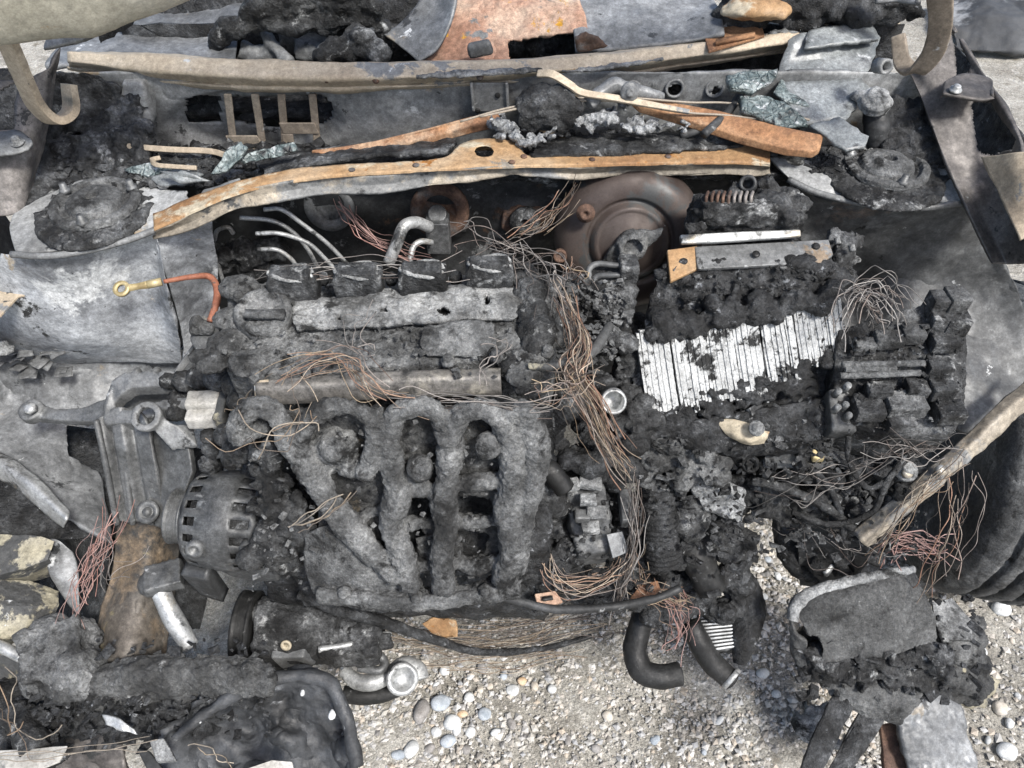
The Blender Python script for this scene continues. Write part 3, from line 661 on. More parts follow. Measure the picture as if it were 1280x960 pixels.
# left fender outside
m = MB().sheet([[V(-.80, .55, .62), V(-.82, .8, .80), V(-.82, 1.1, .95)], [V(-.86, .52, .6), V(-.88, .8, .72), V(-.88, 1.1, .85)], [V(-.84, .5, .45), V(-.9, .8, .62), V(-.9, 1.2, .3)]], 50, 30)
part(m, 'fender_skin', 'steel_brown', solid=.003, disp=[('CLOUDS', .1, .012)])

m = MB().sheet([[V(-.80, .58, .50), V(-.62, .62, .46), V(-.50, .66, .42)], [V(-.82, .8, .52), V(-.64, .80, .48), V(-.50, .80, .42)], [V(-.82, .55, .30), V(-.66, .55, .28), V(-.52, .56, .26)]], 30, 24)
part(m, 'apron_dark_backing', 'char_black', solid=.004, disp=[('CLOUDS', .05, .02)])  # black panel added so the front apron opening looks dark
m = MB().sheet([[(1175, 40, .90), (1218, 80, .90), (1240, 110, .90)], [(1195, 130, .84), (1240, 150, .86), (1278, 170, .88)], [(1200, 230, .78), (1255, 235, .80), (1300, 240, .82)]], 30, 30)
part(m, 'fender_dark_backing', 'char_black', solid=.004, disp=[('CLOUDS', .05, .015)])  # black sheet added behind the apron rail openings to darken them
m = MB().sheet([[(-40, 90, .94), (32, 86, .94)], [(-40, 180, .86), (34, 180, .86)], [(-40, 240, .80), (40, 240, .80)]], 14, 20)
part(m, 'fender_dark_backing', 'char_black', solid=.004, disp=[('CLOUDS', .05, .015)])  # black sheet added behind the left side opening to darken it

# --- hood hinges (goosenecks)
lh = MB().strap([D(-14, 10, .86), D(8, 50, .87), D(28, 95, .88), D(46, 132, .89), D(68, 150, .90), D(88, 138, .915), D(86, 105, .93)], [.026, .026, .024, .024, .026, .024, .02], .010, side=(1, -.5, .3), n=60)
part(lh, 'hood_hinge', 'tan_steel', label='tan hook shaped hood hinge at the upper left', bevel=.003, disp=[('CLOUDS', .04, .003)])
rh = MB().strap([D(1174, -20, .87), D(1176, 30, .88), D(1166, 66, .89), D(1146, 88, .90), D(1128, 78, .92), D(1122, 44, .94)], [.026, .025, .024, .022, .020, .016], .008, side=(1, -.5, .3), n=60)
part(rh, 'hood_hinge', 'rail_brown', label='brown hook shaped hood hinge at the upper right', bevel=.003, disp=[('CLOUDS', .04, .003)])

# --- hood: rear corner hangs into the picture, the panel rises out of it
m = MB().sheet([[D(-200, 42, .80), D(0, 24, .84), D(85, 22, .86), D(125, 12, .87), D(190, -14, .89), D(260, -44, .91), D(700, -60, .93), D(1200, -120, .95)],
                [D(-200, 10, .76), D(0, -4, .80), D(85, -8, .82), D(125, -24, .83), D(190, -40, .85), D(260, -64, .88), D(700, -90, .9), D(1200, -150, .93)],
                [V(-.9, .6, 1.7), V(-.6, .62, 1.7), V(-.5, .62, 1.7), V(-.4, .63, 1.7), V(-.3, .64, 1.7), V(-.2, .65, 1.7), V(.2, .7, 1.7), V(.6, .72, 1.7)]], 120, 50, linu=True)
m.build('hood', 'hood_paint', label='raised pale beige hood whose corner shows at the top left', cat='hood', solid=.012, disp=[('CLOUDS', .12, .012)])
m = MB().sheet([[D(58, 48, .93), D(108, 26, .95), D(118, 36, .95)], [D(55, 62, .92), D(98, 52, .93), D(116, 44, .94)]], 16, 10)
m.build('hood_seal_scrap', 'steel_mid', label='grey folded metal scrap hanging under the hood corner', cat='metal scrap', solid=.004, disp=[('CLOUDS', .04, .008)])
m = MB().slab([D(118, 36, .95), D(150, 18, .97), D(162, 34, .97), D(126, 54, .95)], (.004, .012, .004))
m.build('foam_scrap', 'char', label='speckled dark square scrap below the hood edge', cat='scrap', simple=4, disp=[('CLOUDS', .01, .006)])
# ================================================================ burnt dashboard behind the crossbar
dash = thing('burnt_dashboard', 'burnt out dashboard metalwork behind the tan crossbar', 'dashboard', V(0, 1.2, .8))
def dpart(mb, name, m, **k): return mb.build(name, m, dash, **k)
m = MB().sheet([[D(60, 84, 1.10), D(130, 82, 1.10), D(200, 84, 1.10), D(292, 88, 1.10)], [D(80, 40, 1.22), D(150, 40, 1.22), D(220, 42, 1.22), D(300, 34, 1.22)], [D(100, 10, 1.34), D(180, 2, 1.34), D(240, 0, 1.34), D(310, -4, 1.34)], [D(100, -30, 1.5), D(180, -30, 1.5), D(240, -30, 1.5), D(310, -30, 1.5)]], 90, 60)
dpart(m, 'dash_panel', 'blue_steel', solid=.004, disp=[('CLOUDS', .08, .016)])
# crusty rim round the vent opening and the ducts inside it
m = MB()
for pts in ([(276, 78), (272, 55), (285, 36), (320, 28), (370, 30), (430, 26), (470, 22)], [(290, 30), (330, 12), (390, 8), (450, 5), (480, 10)], [(470, 24), (480, 48), (470, 76)], [(300, 14), (350, 0), (420, -10), (470, -6)]):
    m.tube([D(x, y+rng.uniform(-2, 2), 1.16) for x, y in pts], [.010, .017, .011, .018, .012], 8, 40)
dpart(m, 'vent_rim', 'char', remesh=.005, disp=[('CLOUDS', .03, .025), ('CLOUDS', .01, .008)])
m = MB().tube([D(300, 62, 1.17), D(322, 70, 1.17), D(350, 66, 1.17)], .016, 12).tube([D(330, 40, 1.18), D(345, 60, 1.16), D(362, 80, 1.14)], .010, 10).tube([D(370, 62, 1.18), D(440, 68, 1.18)], .018, 12).box(D(390, 46, 1.2), (.1, .02, .05))
dpart(m, 'air_duct', 'steel_mid', remesh=.004, disp=[('CLOUDS', .02, .010)])
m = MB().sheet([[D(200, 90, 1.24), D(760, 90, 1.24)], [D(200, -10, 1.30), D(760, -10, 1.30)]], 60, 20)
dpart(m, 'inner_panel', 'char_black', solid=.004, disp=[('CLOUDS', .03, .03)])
m = MB().tube([D(396, 78, 1.1), D(412, 66, 1.11), D(440, 60, 1.12), D(462, 64, 1.12)], [.014, .018, .016, .012], 10).tube([D(440, 40, 1.14), D(452, 52, 1.12), D(470, 50, 1.12)], [.018, .022, .016], 10).ell(D(430, 20, 1.2), (.05, .03, .03)).ell(D(472, 66, 1.11), (.02, .02, .022))
dpart(m, 'melted_ducting', 'char', remesh=.004, disp=[('CLOUDS', .03, .02), ('CLOUDS', .01, .008)])
# smooth blue-grey curved panel, rust panel, grey panel
m = MB().sheet([[D(478, 42, 1.15), D(500, 30, 1.17), D(525, 0, 1.2), D(530, -30, 1.25)], [D(505, 62, 1.13), D(525, 46, 1.14), D(548, 14, 1.18), D(556, -30, 1.22)], [D(524, 78, 1.11), D(548, 60, 1.12), D(566, 20, 1.15), D(574, -30, 1.2)]], 50, 24)
dpart(m, 'curved_panel', 'blue_steel', solid=.004, disp=[('CLOUDS', .06, .006)])
m = MB().sheet([[D(520, 84, 1.12), D(600, 82, 1.12), D(650, 80, 1.12), D(720, 74, 1.12)], [D(545, 50, 1.16), D(600, 48, 1.16), D(660, 46, 1.16), D(735, 38, 1.16)], [D(566, 10, 1.22), D(620, 0, 1.22), D(680, 0, 1.22), D(720, -4, 1.22)], [D(575, -30, 1.3), D(620, -30, 1.3), D(680, -30, 1.3), D(715, -30, 1.3)]], 100, 60,
               polys=[[(636, 52), (668, 46), (715, 40), (745, 40), (745, 90), (640, 90)]])
dpart(m, 'rusted_panel', 'rust_panel', solid=.004, disp=[('CLOUDS', .06, .02), ('CLOUDS', .02, .006)], label='orange rusted sheet metal panel of the dashboard')
m = MB().sheet([[D(720, 66, 1.12), D(780, 62, 1.12), D(850, 54, 1.12), D(905, 44, 1.12)], [D(716, 34, 1.17), D(790, 28, 1.17), D(850, 24, 1.17), D(900, 18, 1.17)], [D(700, 0, 1.23), D(790, -4, 1.23), D(850, -4, 1.23), D(890, -4, 1.23)], [D(690, -30, 1.3), D(780, -30, 1.3), D(850, -30, 1.3), D(890, -30, 1.3)]], 80, 40)
dpart(m, 'grey_panel', 'blue_steel', solid=.004, disp=[('CLOUDS', .09, .012)])
m = MB().slab([D(x, y, 1.1) for x, y in ((583, 60), (612, 54), (618, 70), (586, 76))], (0, .012, .004))
dpart(m, 'metal_cap', 'steel_mid', bevel=.005)
m = MB()
for _ in range(30):
    m.ell(D(rng.uniform(640, 740), rng.uniform(48, 72), 1.2), (rng.uniform(.01, .03), .01, rng.uniform(.006, .015)), seg=8, rings=6)
dpart(m, 'burnt_foam', 'char', remesh=.005, disp=[('CLOUDS', .02, .015)])
m = MB().slab([D(x, y, 1.105) for x, y in ((718, 48), (732, 42), (748, 47), (762, 60), (722, 66))], (0, .006, 0))
dpart(m, 'rust_lump', 'rust_dark', remesh=.003, disp=[('CLOUDS', .02, .008)])
m = MB().ell(D(945, 10, 1.14), (.045, .03, .014)).ell(D(925, 14, 1.14), (.03, .02, .012)).ell(D(970, 14, 1.13), (.025, .02, .012))
dpart(m, 'rusted_bracket', 'orange_steel', remesh=.003, disp=[('CLOUDS', .03, .012)])
m = MB()
for _ in range(60):
    px = rng.uniform(900, 1130); m.ell(D(px, rng.uniform(-10, 34-(px-900)*.09), 1.17), (rng.uniform(.015, .04), .02, rng.uniform(.008, .02)), seg=8, rings=6)
dpart(m, 'charred_debris', 'char_black', remesh=.005, disp=[('CLOUDS', .03, .02), ('CLOUDS', .01, .008)])
m = MB().sheet([[D(1095, 4, 1.1), D(1120, 2, 1.1), D(1150, 6, 1.08)], [D(1090, -20, 1.12), D(1120, -20, 1.12), D(1150, -20, 1.1)]], 12, 8)
dpart(m, 'metal_flap', 'blue_steel', solid=.003, disp=[('CLOUDS', .03, .008)])
# loose rusty plate on the crossbar
m = MB().slab([(878, 34, 1.006), (950, 24, 1.006), (956, 44, 1.003), (886, 64, 1.0)], (0, 0, -.004))
o = m.build('rusty_plate', 'rust', label='small rusty rectangular plate lying on the tan crossbar', cat='metal plate', bevel=.001)
m = MB().slab([(895, 49, 1.0085), (944, 39, 1.0085), (944, 43, 1.008), (895, 53, 1.0075)], (0, 0, -.0055))
ORG[o.name] = o.location.copy(); m.build('pressed_rib', 'rust', o)

# ================================================================ things lying in the plenum
def wiper_arm(outline, z, name, m, label, hook=None, d=.006):
    mb = MB().slab([(x, y, zz) for (x, y), zz in zip(outline, z)], (0, .001, -d))
    return mb.build(name, m, label=label, cat='wiper', bevel=.002, group='burnt wipers')
wiper_arm([(388, 187), (430, 182), (470, 175), (540, 158), (588, 145), (622, 139), (627, 150), (590, 158), (545, 170), (500, 181), (450, 187), (400, 193)],
      [.92, .924, .93, .94, .945, .948, .94, .936, .93, .924, .92, .916], 'wiper', 'rust', 'rust brown wiper arm lying left of centre in the cowl trough', d=.012)
wiper_arm([(790, 123), (830, 125), (900, 138), (980, 158), (1030, 168), (1026, 184), (1018, 189), (985, 186), (930, 172), (880, 156), (800, 132)],
      [.965, .965, .96, .955, .95, .94, .938, .94, .945, .95, .96], 'wiper', 'rust', 'wide rust brown wiper arm pointing at the glass pieces', d=.012)
m = MB().strap([D(672, 92, 1.02), D(690, 93, 1.01), D(712, 106, 1.0), D(728, 116, .995), D(770, 123, .99), D(862, 140, .975)], [.010, .011, .010, .009, .009, .006], .005, side=(0, .8, .6), n=50)
m.build('wiper', 'tan_steel', label='cranked tan wiper arm hooked over the crossbar', cat='wiper', group='burnt wipers', bevel=.001)
for pts, lab in (([(575, 152, .955), (640, 134, .965), (720, 123, .97), (780, 122, .97), (860, 128, .965), (920, 130, .96), (1012, 150, .955)], 'long thin tan wiper blade spine crossing the trough'),
                 ([(600, 146, .96), (680, 130, .968), (760, 126, .97), (850, 140, .962), (905, 144, .958), (960, 150, .957)], 'thin brown wiper blade strip just under the longer spine')):
    MB().tube(pts, .0018, 6, 60).build('wiper_blade_strip', 'wire_tan', label=lab, cat='wiper blade', group='wiper blade strips')
# melted aluminium
def melt(pts, name, lab, z, h=.012):
    m = MB()
    for x, y, s in pts:
        for _ in range(5):
            k = s*rng.uniform(.35, .8)
            m.ell(P(x+rng.uniform(-9, 9), y+rng.uniform(-6, 6), z+rng.uniform(-.006, .004)), (k*rng.uniform(1, 2), k*.8, k*.6), Matrix.Rotation(rng.uniform(-.8, .8), 3, 'Y') @ Matrix.Rotation(rng.uniform(-.8, .8), 3, 'Z'), seg=8, rings=6)
    return m.build(name, 'melt_alu', label=lab, cat='melted metal', remesh=.002, disp=[('CLOUDS', .012, .009), ('CLOUDS', .005, .004)])
melt([(622, 148, .012), (624, 158, .013), (632, 168, .012), (645, 174, .011), (660, 176, .009), (672, 172, .010), (682, 166, .009)], 'melted_metal', 'silver melted metal lump at the end of the left wiper arm', .942)
melt([(715, 152, .010), (732, 150, .014), (752, 148, .016), (768, 142, .016), (782, 132, .010), (788, 155, .014), (805, 160, .012), (830, 158, .008), (850, 158, .007)], 'melted_metal', 'silver melted metal lump in the middle of the trough', .948)
m = MB().tube([D(700, 138, .99), D(712, 136, .99), D(722, 128, .99)], .014, 12).tube([D(648, 142, 1.0), D(680, 136, 1.0), D(718, 134, 1.0)], [.024, .032, .026], 14)
m.build('wiper_motor', 'char', label='dark charred wiper motor below the crossbar centre', cat='motor', remesh=.0028, disp=[('CLOUDS', .025, .018), ('CLOUDS', .008, .006)])
MB().tube([D(735, 130, 1.0), D(765, 108, 1.02), D(785, 112, 1.02), D(830, 122, 1.02)], [.01, .012, .011, .008], 8).lathe(D(787, 115, .995), (0, -1, .5), [(0, .013), (.006, .013), (.008, .007), (.012, .006)], 16).build('wiper_linkage', 'steel_mid', label='grey bolted wiper linkage bracket behind the silver lump', cat='bracket', remesh=.0025, disp=[('CLOUDS', .02, .005)])
m = MB().tube([D(880, 168, .95), D(910, 140, 1.0), D(925, 118, 1.03)], .006, 8).tube([(850, 170, .93), (890, 160, .94), (930, 166, .94)], .006, 8)
m.build('linkage_rod', 'steel_dark', label='dark thin linkage rods in the trough behind the wide wiper arm', cat='rod')
# tan trims on the left
for pts, w, lab in (([(148, 181, .91), (175, 184, .915), (215, 187, .915), (262, 189, .912), (285, 195, .91)], .008, 'tan bent trim strip left in the cowl trough'),
                    ([(246, 210, .92), (215, 208, .922), (196, 206, .922), (190, 200, .922), (200, 197, .92)], .006, 'tan curled clip below the left trim strip')):
    MB().strap(pts, w, .005, side=(0, .6, .8), n=40).build('trim_strip', 'tan_steel', label=lab, cat='trim strip', bevel=.001)
# glass
def shard(pts, lab, m='glass_scrap', th=.005, dsp=.004):
    c = sum(PP(pts), Vector())/len(pts)
    mb = MB(); pts = PP(pts); n = len(pts)
    # jagged outline
    out = []
    for i in range(n):
        a, b = pts[i], pts[(i+1) % n]
        k = max(2, int((b-a).length/.008))
        for j in range(k):
            q = a.lerp(b, j/k)
            if j: q = q+(q-c).normalized()*rng.uniform(-.0025, .0025)
            out.append(q)
    nn = len(out)
    # rings of quads towards the centre so that it can buckle
    vs = []; fs = []
    rings = [1, .8, .6, .4, .2]
    for r in rings: vs += [c.lerp(q, r) for q in out]
    vs.append(c)
    for i in range(len(rings)-1):
        for k in range(nn): fs.append((i*nn+k, i*nn+(k+1) % nn, (i+1)*nn+(k+1) % nn, (i+1)*nn+k))
    for k in range(nn): fs.append(((len(rings)-1)*nn+k, (len(rings)-1)*nn+(k+1) % nn, len(vs)-1))
    mb.add(vs, fs)
    return mb.build('glass_piece', m, label=lab, cat='glass', group='pieces of burnt windscreen glass', solid=th, disp=[('CLOUDS', .07, dsp)], smooth=True)
shard([(985, 50, 1.0), (1000, 42, 1.005), (1085, 32, 1.0), (1100, 48, .99), (1088, 80, .975), (1080, 96, .965), (1040, 100, .965), (1000, 104, .965), (968, 110, .96), (975, 80, .975)], 'largest grey glass sheet leaning at the right end of the trough')
shard([(1010, 40, 1.006), (1060, 30, 1.01), (1090, 34, 1.008), (1098, 50, 1.0), (1050, 56, 1.0), (1005, 62, .998)], 'pale grey glass strip along the top of the largest sheet')
shard([(975, 104, .972), (1075, 98, .975), (1086, 110, .968), (1075, 128, .96), (1058, 150, .952), (1010, 156, .95), (985, 140, .955)], 'grey glass sheet overlapping below the largest one')
shard([(1012, 158, .955), (1048, 148, .96), (1085, 172, .95), (1080, 186, .945), (1058, 190, .942)], 'small grey triangular glass piece at the foot of the sheets')
shard([(908, 98, .99), (938, 90, .995), (972, 88, 1.0), (968, 104, .99), (940, 118, .98), (914, 112, .985)], 'crumpled blue white glass piece left of the big sheets', 'glass_teal', .008, .02)
shard([(925, 124, .972), (962, 120, .975), (985, 134, .968), (1010, 158, .955), (985, 162, .952), (950, 150, .958), (928, 138, .966)], 'greenish crushed glass piece under the big sheets', 'glass_teal', .008, .02)
shard([(975, 100, .975), (990, 112, .965), (1010, 135, .958), (985, 130, .962), (965, 116, .97)], 'narrow crystalline glass sliver edge between the sheets', 'glass_teal', .006, .008)
shard([(265, 218, .925), (280, 192, .945), (302, 178, .95), (310, 184, .948), (300, 200, .938), (285, 214, .928)], 'upright greenish glass sliver beside the vent bracket', 'glass_teal', .005, .006)
shard([(298, 196, .935), (330, 186, .94), (368, 178, .945), (372, 188, .938), (340, 198, .93), (305, 204, .926)], 'flat greenish glass sliver left of the wiper arm', 'glass_teal', .005, .008)
shard([(155, 212, .905), (190, 205, .912), (215, 212, .91), (190, 222, .903), (170, 222, .9)], 'dark glass flake under the tan curled clip', 'glass_teal', .005, .01)
shard([(185, 222, .905), (225, 212, .912), (255, 218, .912), (235, 230, .902), (200, 234, .9)], 'wide dark glass flake near the left ledge hole', 'glass_scrap', .005, .01)
shard([(200, 214, .925), (235, 216, .928), (262, 226, .918), (225, 228, .918)], 'grey glass flake lying over the wide dark one', 'glass_scrap', .004, .01)
# pivot and stub at the right end
MB().lathe(P(1095, 126, .97), (0, -.3, 1), [(-.01, .022), (.004, .022), (.006, .016), (.012, .014), (.014, .006)], 20).ell(P(1078, 120, .97), (.018, .012, .008)).build('wiper_pivot', 'ash_pale', label='pale wiper pivot right of the glass sheets', cat='pivot', remesh=.0025, disp=[('CLOUDS', .015, .006)])
MB().tube([(1095, 138, .95), (1096, 165, .925), (1098, 182, .90)], .017, 14).build('pivot_post', 'steel_dark', label='dark round post under the pale wiper pivot', cat='post', simple=1, disp=[('CLOUDS', .02, .006)])
MB().lathe(D(1097, 82, 1.0), (.2, -1, .4), [(0, .010), (.02, .010), (.02, .006), (.004, .006)], 16).build('pipe_stub', 'steel_mid', label='short grey pipe stub above the pale wiper pivot', cat='pipe')
# small char crumbs in the trough and on the towers
def crumbs(name, lab, regs, n, s0, s1, m='char'):
    g = MB()
    for _ in range(n):
        x0, x1, y0, y1, z0, z1 = rng.choice(regs)
        f = rng.random(); px = x0+(x1-x0)*rng.random(); py = y0+(y1-y0)*f; z = z0+(z1-z0)*f
        s = s0+(s1-s0)*rng.random()**2
        R = Matrix.Rotation(rng.random()*6.3, 3, 'Z') @ Matrix.Rotation(rng.uniform(-.8, .8), 3, 'X')
        k = len(g.v); g.box(P(px, py, z), (s*rng.uniform(.8, 2.2), s*rng.uniform(.6, 1.3), s*rng.uniform(.25, .8)), R)
        g.v[k:] = [tuple(Vector(v)+Vector((rng.uniform(-1, 1), rng.uniform(-1, 1), rng.uniform(-1, 1)))*s*.25) for v in g.v[k:]]
    return g.build(name, m, kind='stuff', label=lab, smooth=False)
crumbs('char_flakes', 'uncountable charred flakes filling the left end of the cowl trough',
       [(70, 190, 130, 235, .93, .89), (130, 300, 195, 232, .895, .9), (150, 400, 180, 205, .89, .9)], 700, .003, .012)
crumbs('char_flakes', 'uncountable charred flakes in the right end of the cowl trough',
       [(1090, 1185, 140, 200, .93, .9), (840, 1000, 160, 195, .9, .91), (640, 860, 165, 195, .9, .92), (1010, 1100, 185, 215, .905, .9)], 600, .003, .011)
m = MB()
for _ in range(170):
    px = rng.uniform(1105, 1182); py = rng.uniform(125, 205); s = rng.uniform(.005, .012)
    m.ell(P(px, py, .955-(py-125)*.0007), (s, s, s*.8), seg=8, rings=6)
m.build('charred_heap', 'char_black', label='black charred heap between right strut tower and glass sheets', cat='charred debris', remesh=.003, disp=[('CLOUDS', .015, .014), ('CLOUDS', .006, .005)])
m = MB()
for _ in range(300):
    px = rng.uniform(60, 185); py = rng.uniform(120, 240); s = rng.uniform(.005, .013)
    m.ell(P(px, py, .955-(py-120)*.00068), (s*1.4, s, s*.6), seg=8, rings=6)
m.build('charred_heap', 'char', label='grey charred heap behind the left strut tower', cat='charred debris', remesh=.003, disp=[('CLOUDS', .02, .014), ('CLOUDS', .007, .006)])

# ================================================================ brake booster and its neighbours
bc = D(786, 298, .905)
ax = V(-.05, -1, .38).normalized()
bo = thing('brake_booster', 'round rusty brown brake booster on the firewall', 'brake booster', bc-V(0, 0, .11))
m = MB().lathe(bc, ax, [(-.07, .080), (-.03, .104), (-.008, .108), (0, .106), (.012, .098), (.022, .088), (.026, .066), (.018, .062), (.018, .056), (.027, .053), (.028, .046), (.025, .043), (.033, .030), (.036, .012), (.036, .001)], 64)
mat('booster', [(.03, .022, .019), (.055, .042, .037), (.085, .07, .062)], 9, (.4, .7), .3, layers=[(G(.05), 12, .58, .02), ((.13, .06, .04), 20, .66, .015), (G(.2), 30, .70, .010)], bump=(.25, 60, .0008), bump2=(.4, 400, .0003), speck=.15)
bs = m.build('booster_shell', 'booster', bo, auto=True)
m = MB().lathe(D(732, 266, .885), ax, [(0, .013), (.004, .013), (.006, .009), (.009, .008), (.009, .004), (.005, .003)], 20)
m.build('vacuum_port', 'rust_dark', bo)
m = MB().slab([bc+ax*.036+Vector(q) for q in ((-.042, 0, -.03), (-.028, 0, .0), (-.012, 0, .022), (.01, 0, .03), (.03, 0, .028), (.042, 0, .036), (.034, 0, .012), (.012, 0, -.006), (-.02, 0, -.034))], ax*.012)
m.lathe(bc+ax*.036+V(.0, 0, .004), ax, [(0, .022), (.02, .02), (.024, .013), (.012, .012)], 20)
m.build('cylinder_flange', 'ash_crust', bo, remesh=.0025, disp=[('CLOUDS', .015, .006)])
m = MB().lathe(D(700, 318, .89), ax, [(0, .010), (.01, .010), (.01, .006), (.004, .006)], 14)
m.build('mounting_nut', 'rust_dark', bo)
# fittings left of it on the firewall
m = MB().box(D(548, 292, .93), (.034, .03, .055)).lathe(D(548, 272, .945), (0, -.6, .8), [(0, .016), (.02, .014)], 16)
ex = m.build('expansion_valve', 'cast_dark', label='dark block valve where the air conditioning pipes meet the firewall', cat='valve', bevel=.002)
MB().tube([D(537, 284, .915), D(520, 278, .90), D(505, 283, .885), D(496, 304, .87), D(486, 328, .86)], .0085, 14, 40).build('coolant_pipe', 'bright_alu', label='thick pale metal pipe bending down from the block valve', cat='pipe')
MB().tube([D(540, 303, .91), D(526, 302, .90), D(516, 310, .89), D(512, 330, .875)], .0045, 10, 30).build('coolant_pipe', 'bright_alu', label='thin pale metal pipe beside the thick bent pipe', cat='pipe')
for i, (pts, lab) in enumerate((
    ([(266, 292), (268, 310), (274, 335), (282, 362)], 'leftmost steel brake line dropping beside the grey tower side'),
    ([(268, 300), (272, 288), (285, 284), (292, 292)], 'short curled steel brake line end near the tower side'),
    ([(300, 272), (340, 276), (366, 290), (385, 312), (398, 336)], 'second steel brake line fanning out over the engine corner'),
    ([(330, 262), (352, 262), (378, 280), (410, 305), (436, 332)], 'longest steel brake line arching over the engine corner'),
    ([(320, 292), (350, 292), (385, 304), (405, 322), (418, 336)], 'middle steel brake line between two arching lines'),
    ([(322, 312), (345, 312), (362, 322), (372, 334)], 'lowest short steel brake line above the oil cap'))):
    MB().tube([D(x, y, .93-.012*i+(yy*.0)) for x, y in pts for yy in (0,)], .0032, 8, 40).build('brake_line', 'bright_alu', label=lab, cat='brake line', group='steel brake lines')
m = MB()
for _ in range(16): m.ell(D(rng.uniform(275, 350), rng.uniform(300, 345), .95), (.02, .012, .02), seg=8, rings=6)
m.build('charred_fitting', 'char', label='dark charred fitting under the steel brake lines', cat='charred debris', remesh=.004, disp=[('CLOUDS', .025, .02)])
# ================================================================ engine
eng = thing('engine', 'charred four cylinder engine in the middle of the bay', 'engine', V(-.1, .6, .3))
def epart(mb, name, m, parent=None, **k): return mb.build(name, m, parent or eng, **k)
CR = [('CLOUDS', .03, .010), ('CLOUDS', .010, .006), ('CLOUDS', .005, .004)]
CRs = [('CLOUDS', .03, .008), ('CLOUDS', .010, .004)]
# block below everything
m = MB().slab([V(-.36, .52, .62), V(.05, .5, .62), V(.05, .78, .74), V(-.36, .78, .74)], (0, .03, -.26))
m.box((-.16, .62, .5), (.4, .16, .3))
epart(m, 'engine_block', 'char_black', remesh=.010, disp=[('CLOUDS', .05, .03)])
# valve cover
m = MB()
m.prism([(285, 372), (330, 352), (640, 342), (688, 350), (700, 400), (690, 445), (620, 458), (330, 478), (285, 462), (272, 420)], .845, .10)
m.prism([(300, 380), (360, 372), (650, 358), (672, 400), (660, 440), (560, 452), (330, 466), (290, 440)], .862, .04)
for px, py, s in ((300, 360, .022), (290, 400, .02), (285, 430, .022), (310, 455, .02), (680, 360, .02), (672, 385, .024), (682, 420, .022), (660, 445, .02), (640, 430, .018), (420, 440, .016), (480, 445, .014), (580, 440, .018), (430, 412, .014), (560, 415, .016), (600, 405, .014), (655, 470, .018), (250, 445, .012), (265, 455, .016)):
    m.ell(P(px, py, .858), (s*1.2, s, s*.6), seg=10, rings=8)
vc = epart(m, 'valve_cover', 'ash_crust', remesh=.0025, smoothmod=1, disp=[('CLOUDS', .03, .006), ('CLOUDS', .010, .004), ('CLOUDS', .005, .003)], label='charred grey valve cover with crumbled surface')
# paler cover plate on top, broken edges
m = MB().sheet([[(372, 378, .868), (450, 368, .872), (540, 362, .874), (640, 358, .870), (655, 372, .866)], [(368, 395, .872), (450, 388, .876), (540, 382, .878), (640, 380, .874), (652, 390, .868)], [(372, 414, .868), (450, 410, .872), (540, 404, .872), (600, 400, .870), (640, 400, .866)]], 130, 36,
               polys=[[(472, 386), (486, 384), (488, 392), (476, 394)], [(545, 388), (556, 384), (566, 392), (558, 400), (546, 398)], [(420, 396), (428, 394), (430, 402), (420, 403)], [(600, 372), (612, 370), (616, 380), (606, 384)]])
epart(m, 'cover_plate', 'ash_pale', vc, solid=.008, disp=[('CLOUDS', .025, .012), ('CLOUDS', .008, .004)])
m = MB().sheet([[(530, 410, .876), (580, 402, .878), (618, 408, .874)], [(525, 430, .872), (580, 428, .874), (615, 432, .87)], [(535, 446, .866), (580, 446, .868), (605, 446, .864)]], 40, 20)
epart(m, 'cover_plate', 'ash_crust', vc, solid=.008, disp=CRs)
m = MB().lathe(P(331, 396, .868), (0, -.12, 1), [(-.01, .034), (.012, .034), (.016, .031), (.017, .026), (.014, .024), (.014, .001)], 48)
m.box(P(331, 393, .888), (.046, .010, .008))
epart(m, 'oil_filler_cap', 'ash_crust', vc, simple=1, disp=[('CLOUDS', .02, .003), ('CLOUDS', .008, .0015)])
# ignition coils
for px, py in ((368, 356), (449, 353), (529, 351), (612, 344)):
    c = P(px, py, .884)
    m = MB().box(c, (.058, .034, .034), Matrix.Rotation(.05, 3, 'Z')).box(c+V(0, -.004, .020), (.048, .024, .012))
    epart(m, 'ignition_coil', 'char', vc, remesh=.0025, smoothmod=4, disp=[('CLOUDS', .012, .003)])
    m = MB().tube([c+V(.026*math.cos(t), .014*math.sin(t)-.003, .021+.003*math.sin(2*t)) for t in np.linspace(0, 6.1, 12)], .0022, 6, 40)
    epart(m, 'ash_edge', 'ash_pale', vc, simple=1, disp=[('CLOUDS', .01, .004)])
for px, py in ((404, 352), (490, 352), (570, 350)):
    m = MB().lathe(P(px, py, .865), (0, -.2, 1), [(0, .008), (.01, .008), (.012, .004)], 10)
    epart(m, 'cover_bolt', 'char', vc, disp=[('CLOUDS', .01, .003)], simple=1)
# crusted cam housing on the right
m = MB()
for px, py, s, z in ((655, 345, .02, .87), (662, 370, .024, .868), (668, 395, .022, .865), (672, 420, .026, .86), (665, 440, .018, .858), (650, 352, .016, .872), (640, 460, .018, .85), (655, 478, .016, .85)):
    m.ell(P(px, py, z), (s, s, s), seg=10, rings=8)
m.lathe(P(662, 358, .87), (0, -.2, 1), [(-.02, .02), (.012, .02), (.016, .014)], 20)
epart(m, 'cam_sensor_housing', 'char', vc, remesh=.0028, disp=CR)
